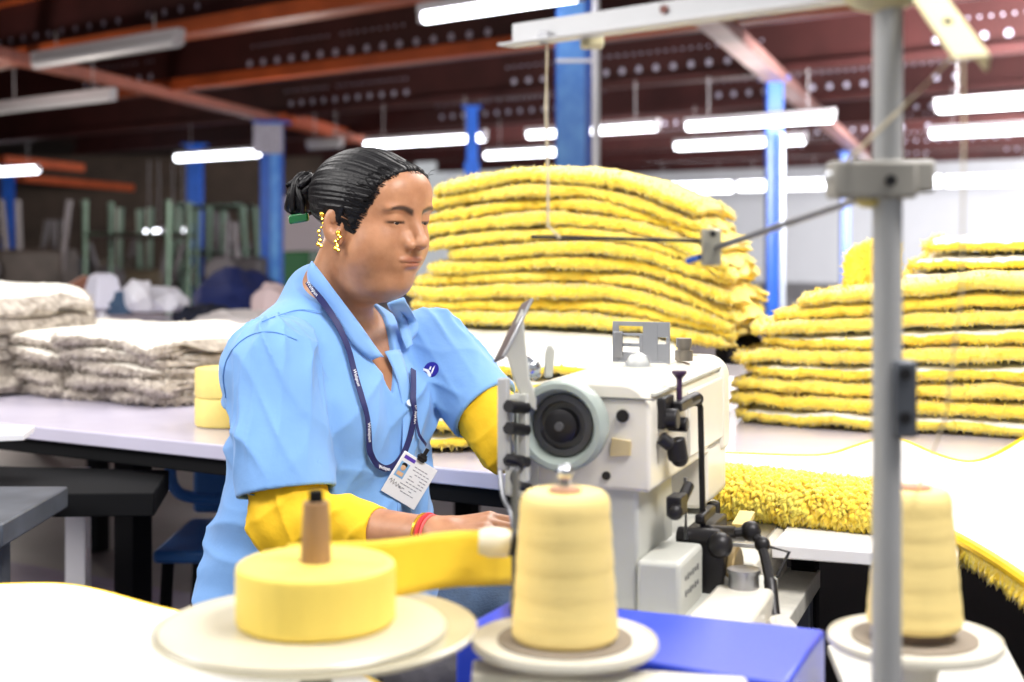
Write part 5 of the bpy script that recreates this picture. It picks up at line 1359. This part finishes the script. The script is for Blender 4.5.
# ================================================================ light, world, camera
w = bpy.data.worlds.new('hall daylight'); bpy.context.scene.world = w; w.use_nodes = True
w.node_tree.nodes['Background'].inputs[0].default_value = (.93,.96,1.0,1); w.node_tree.nodes['Background'].inputs[1].default_value = .52
def area(loc, target, size, power, col=(1,.97,.94), name='fill_area'):  # unseen area lights added to brighten her, the piles, floor and far wall
    l = bpy.data.lights.new(name, 'AREA'); l.energy = power; l.color = col; l.shape = 'RECTANGLE'; l.size, l.size_y = size
    o = bpy.data.objects.new(name, l); C.objects.link(o); o.location = loc
    o.rotation_euler = (Vector(target)-Vector(loc)).to_track_quat('-Z', 'Y').to_euler(); return o
area((.9,.9,2.5), (-.1,2.2,.9), (1.0,.30), 52)
area((-.9,1.2,2.45), (-.3,2.2,.9), (1.2,.4), 14)
area((.9,3.6,2.5), (.6,3.1,.9), (1.6,1.2), 66)
area((-1.3,3.6,2.5), (-1.1,3.5,.8), (1.4,.8), 24)
area((4.2,10,1.9), (4.5,22,1.0), (3,1.0), 650, (1,1,1))
area((9,17,1.7), (9,29,1.1), (6,1.2), 2100, (1,1,1))
area((0,20,1.6), (3,34,1.1), (4,1.0), 260, (1,1,1))
def point_fill(x, y, z, p, c=(1,.9,.82)):  # point lights added to brighten the dim beams, no fixture of their own
    l = bpy.data.lights.new('hall_fill', 'POINT'); l.energy = p*1.15; l.color = c; l.shadow_soft_size = .25; o = bpy.data.objects.new('hall_fill', l); C.objects.link(o); o.location = (x, y, 1.35)
for a in ((-3.0,7.0,1.75,55), (-4.5,11,1.8,70), (-2.2,13.5,2.0,60), (-7,18,1.9,60), (0.4,9.5,2.05,14), (3.2,10,2.05,14), (2.5,15,2.0,40)): point_fill(*a)
area((-2.6,1.6,2.3), (-1.3,4.2,0), (1.2,.8), 60)
cam = bpy.data.cameras.new('camera'); co = bpy.data.objects.new('camera', cam); C.objects.link(co)
co.location = (0,0,ZC); co.rotation_euler = (PI/2,0,0)
cam.sensor_width = 36; cam.lens = F/1024*36; cam.shift_y = -(341-HY)/1024
cam.clip_end = 120; cam.clip_start = .05
cam.dof.use_dof = True; cam.dof.focus_distance = 2.07; cam.dof.aperture_fstop = 3.6
sc = bpy.context.scene; bpy.context.scene.camera = co
sc.view_settings.view_transform = 'Standard'; sc.view_settings.look = 'None'; sc.view_settings.gamma = 1; sc.view_settings.use_curve_mapping = False
sc.view_settings.exposure = .0
sc.cycles.max_bounces = 6; sc.cycles.diffuse_bounces = 3; sc.cycles.sample_clamp_indirect = 6.0
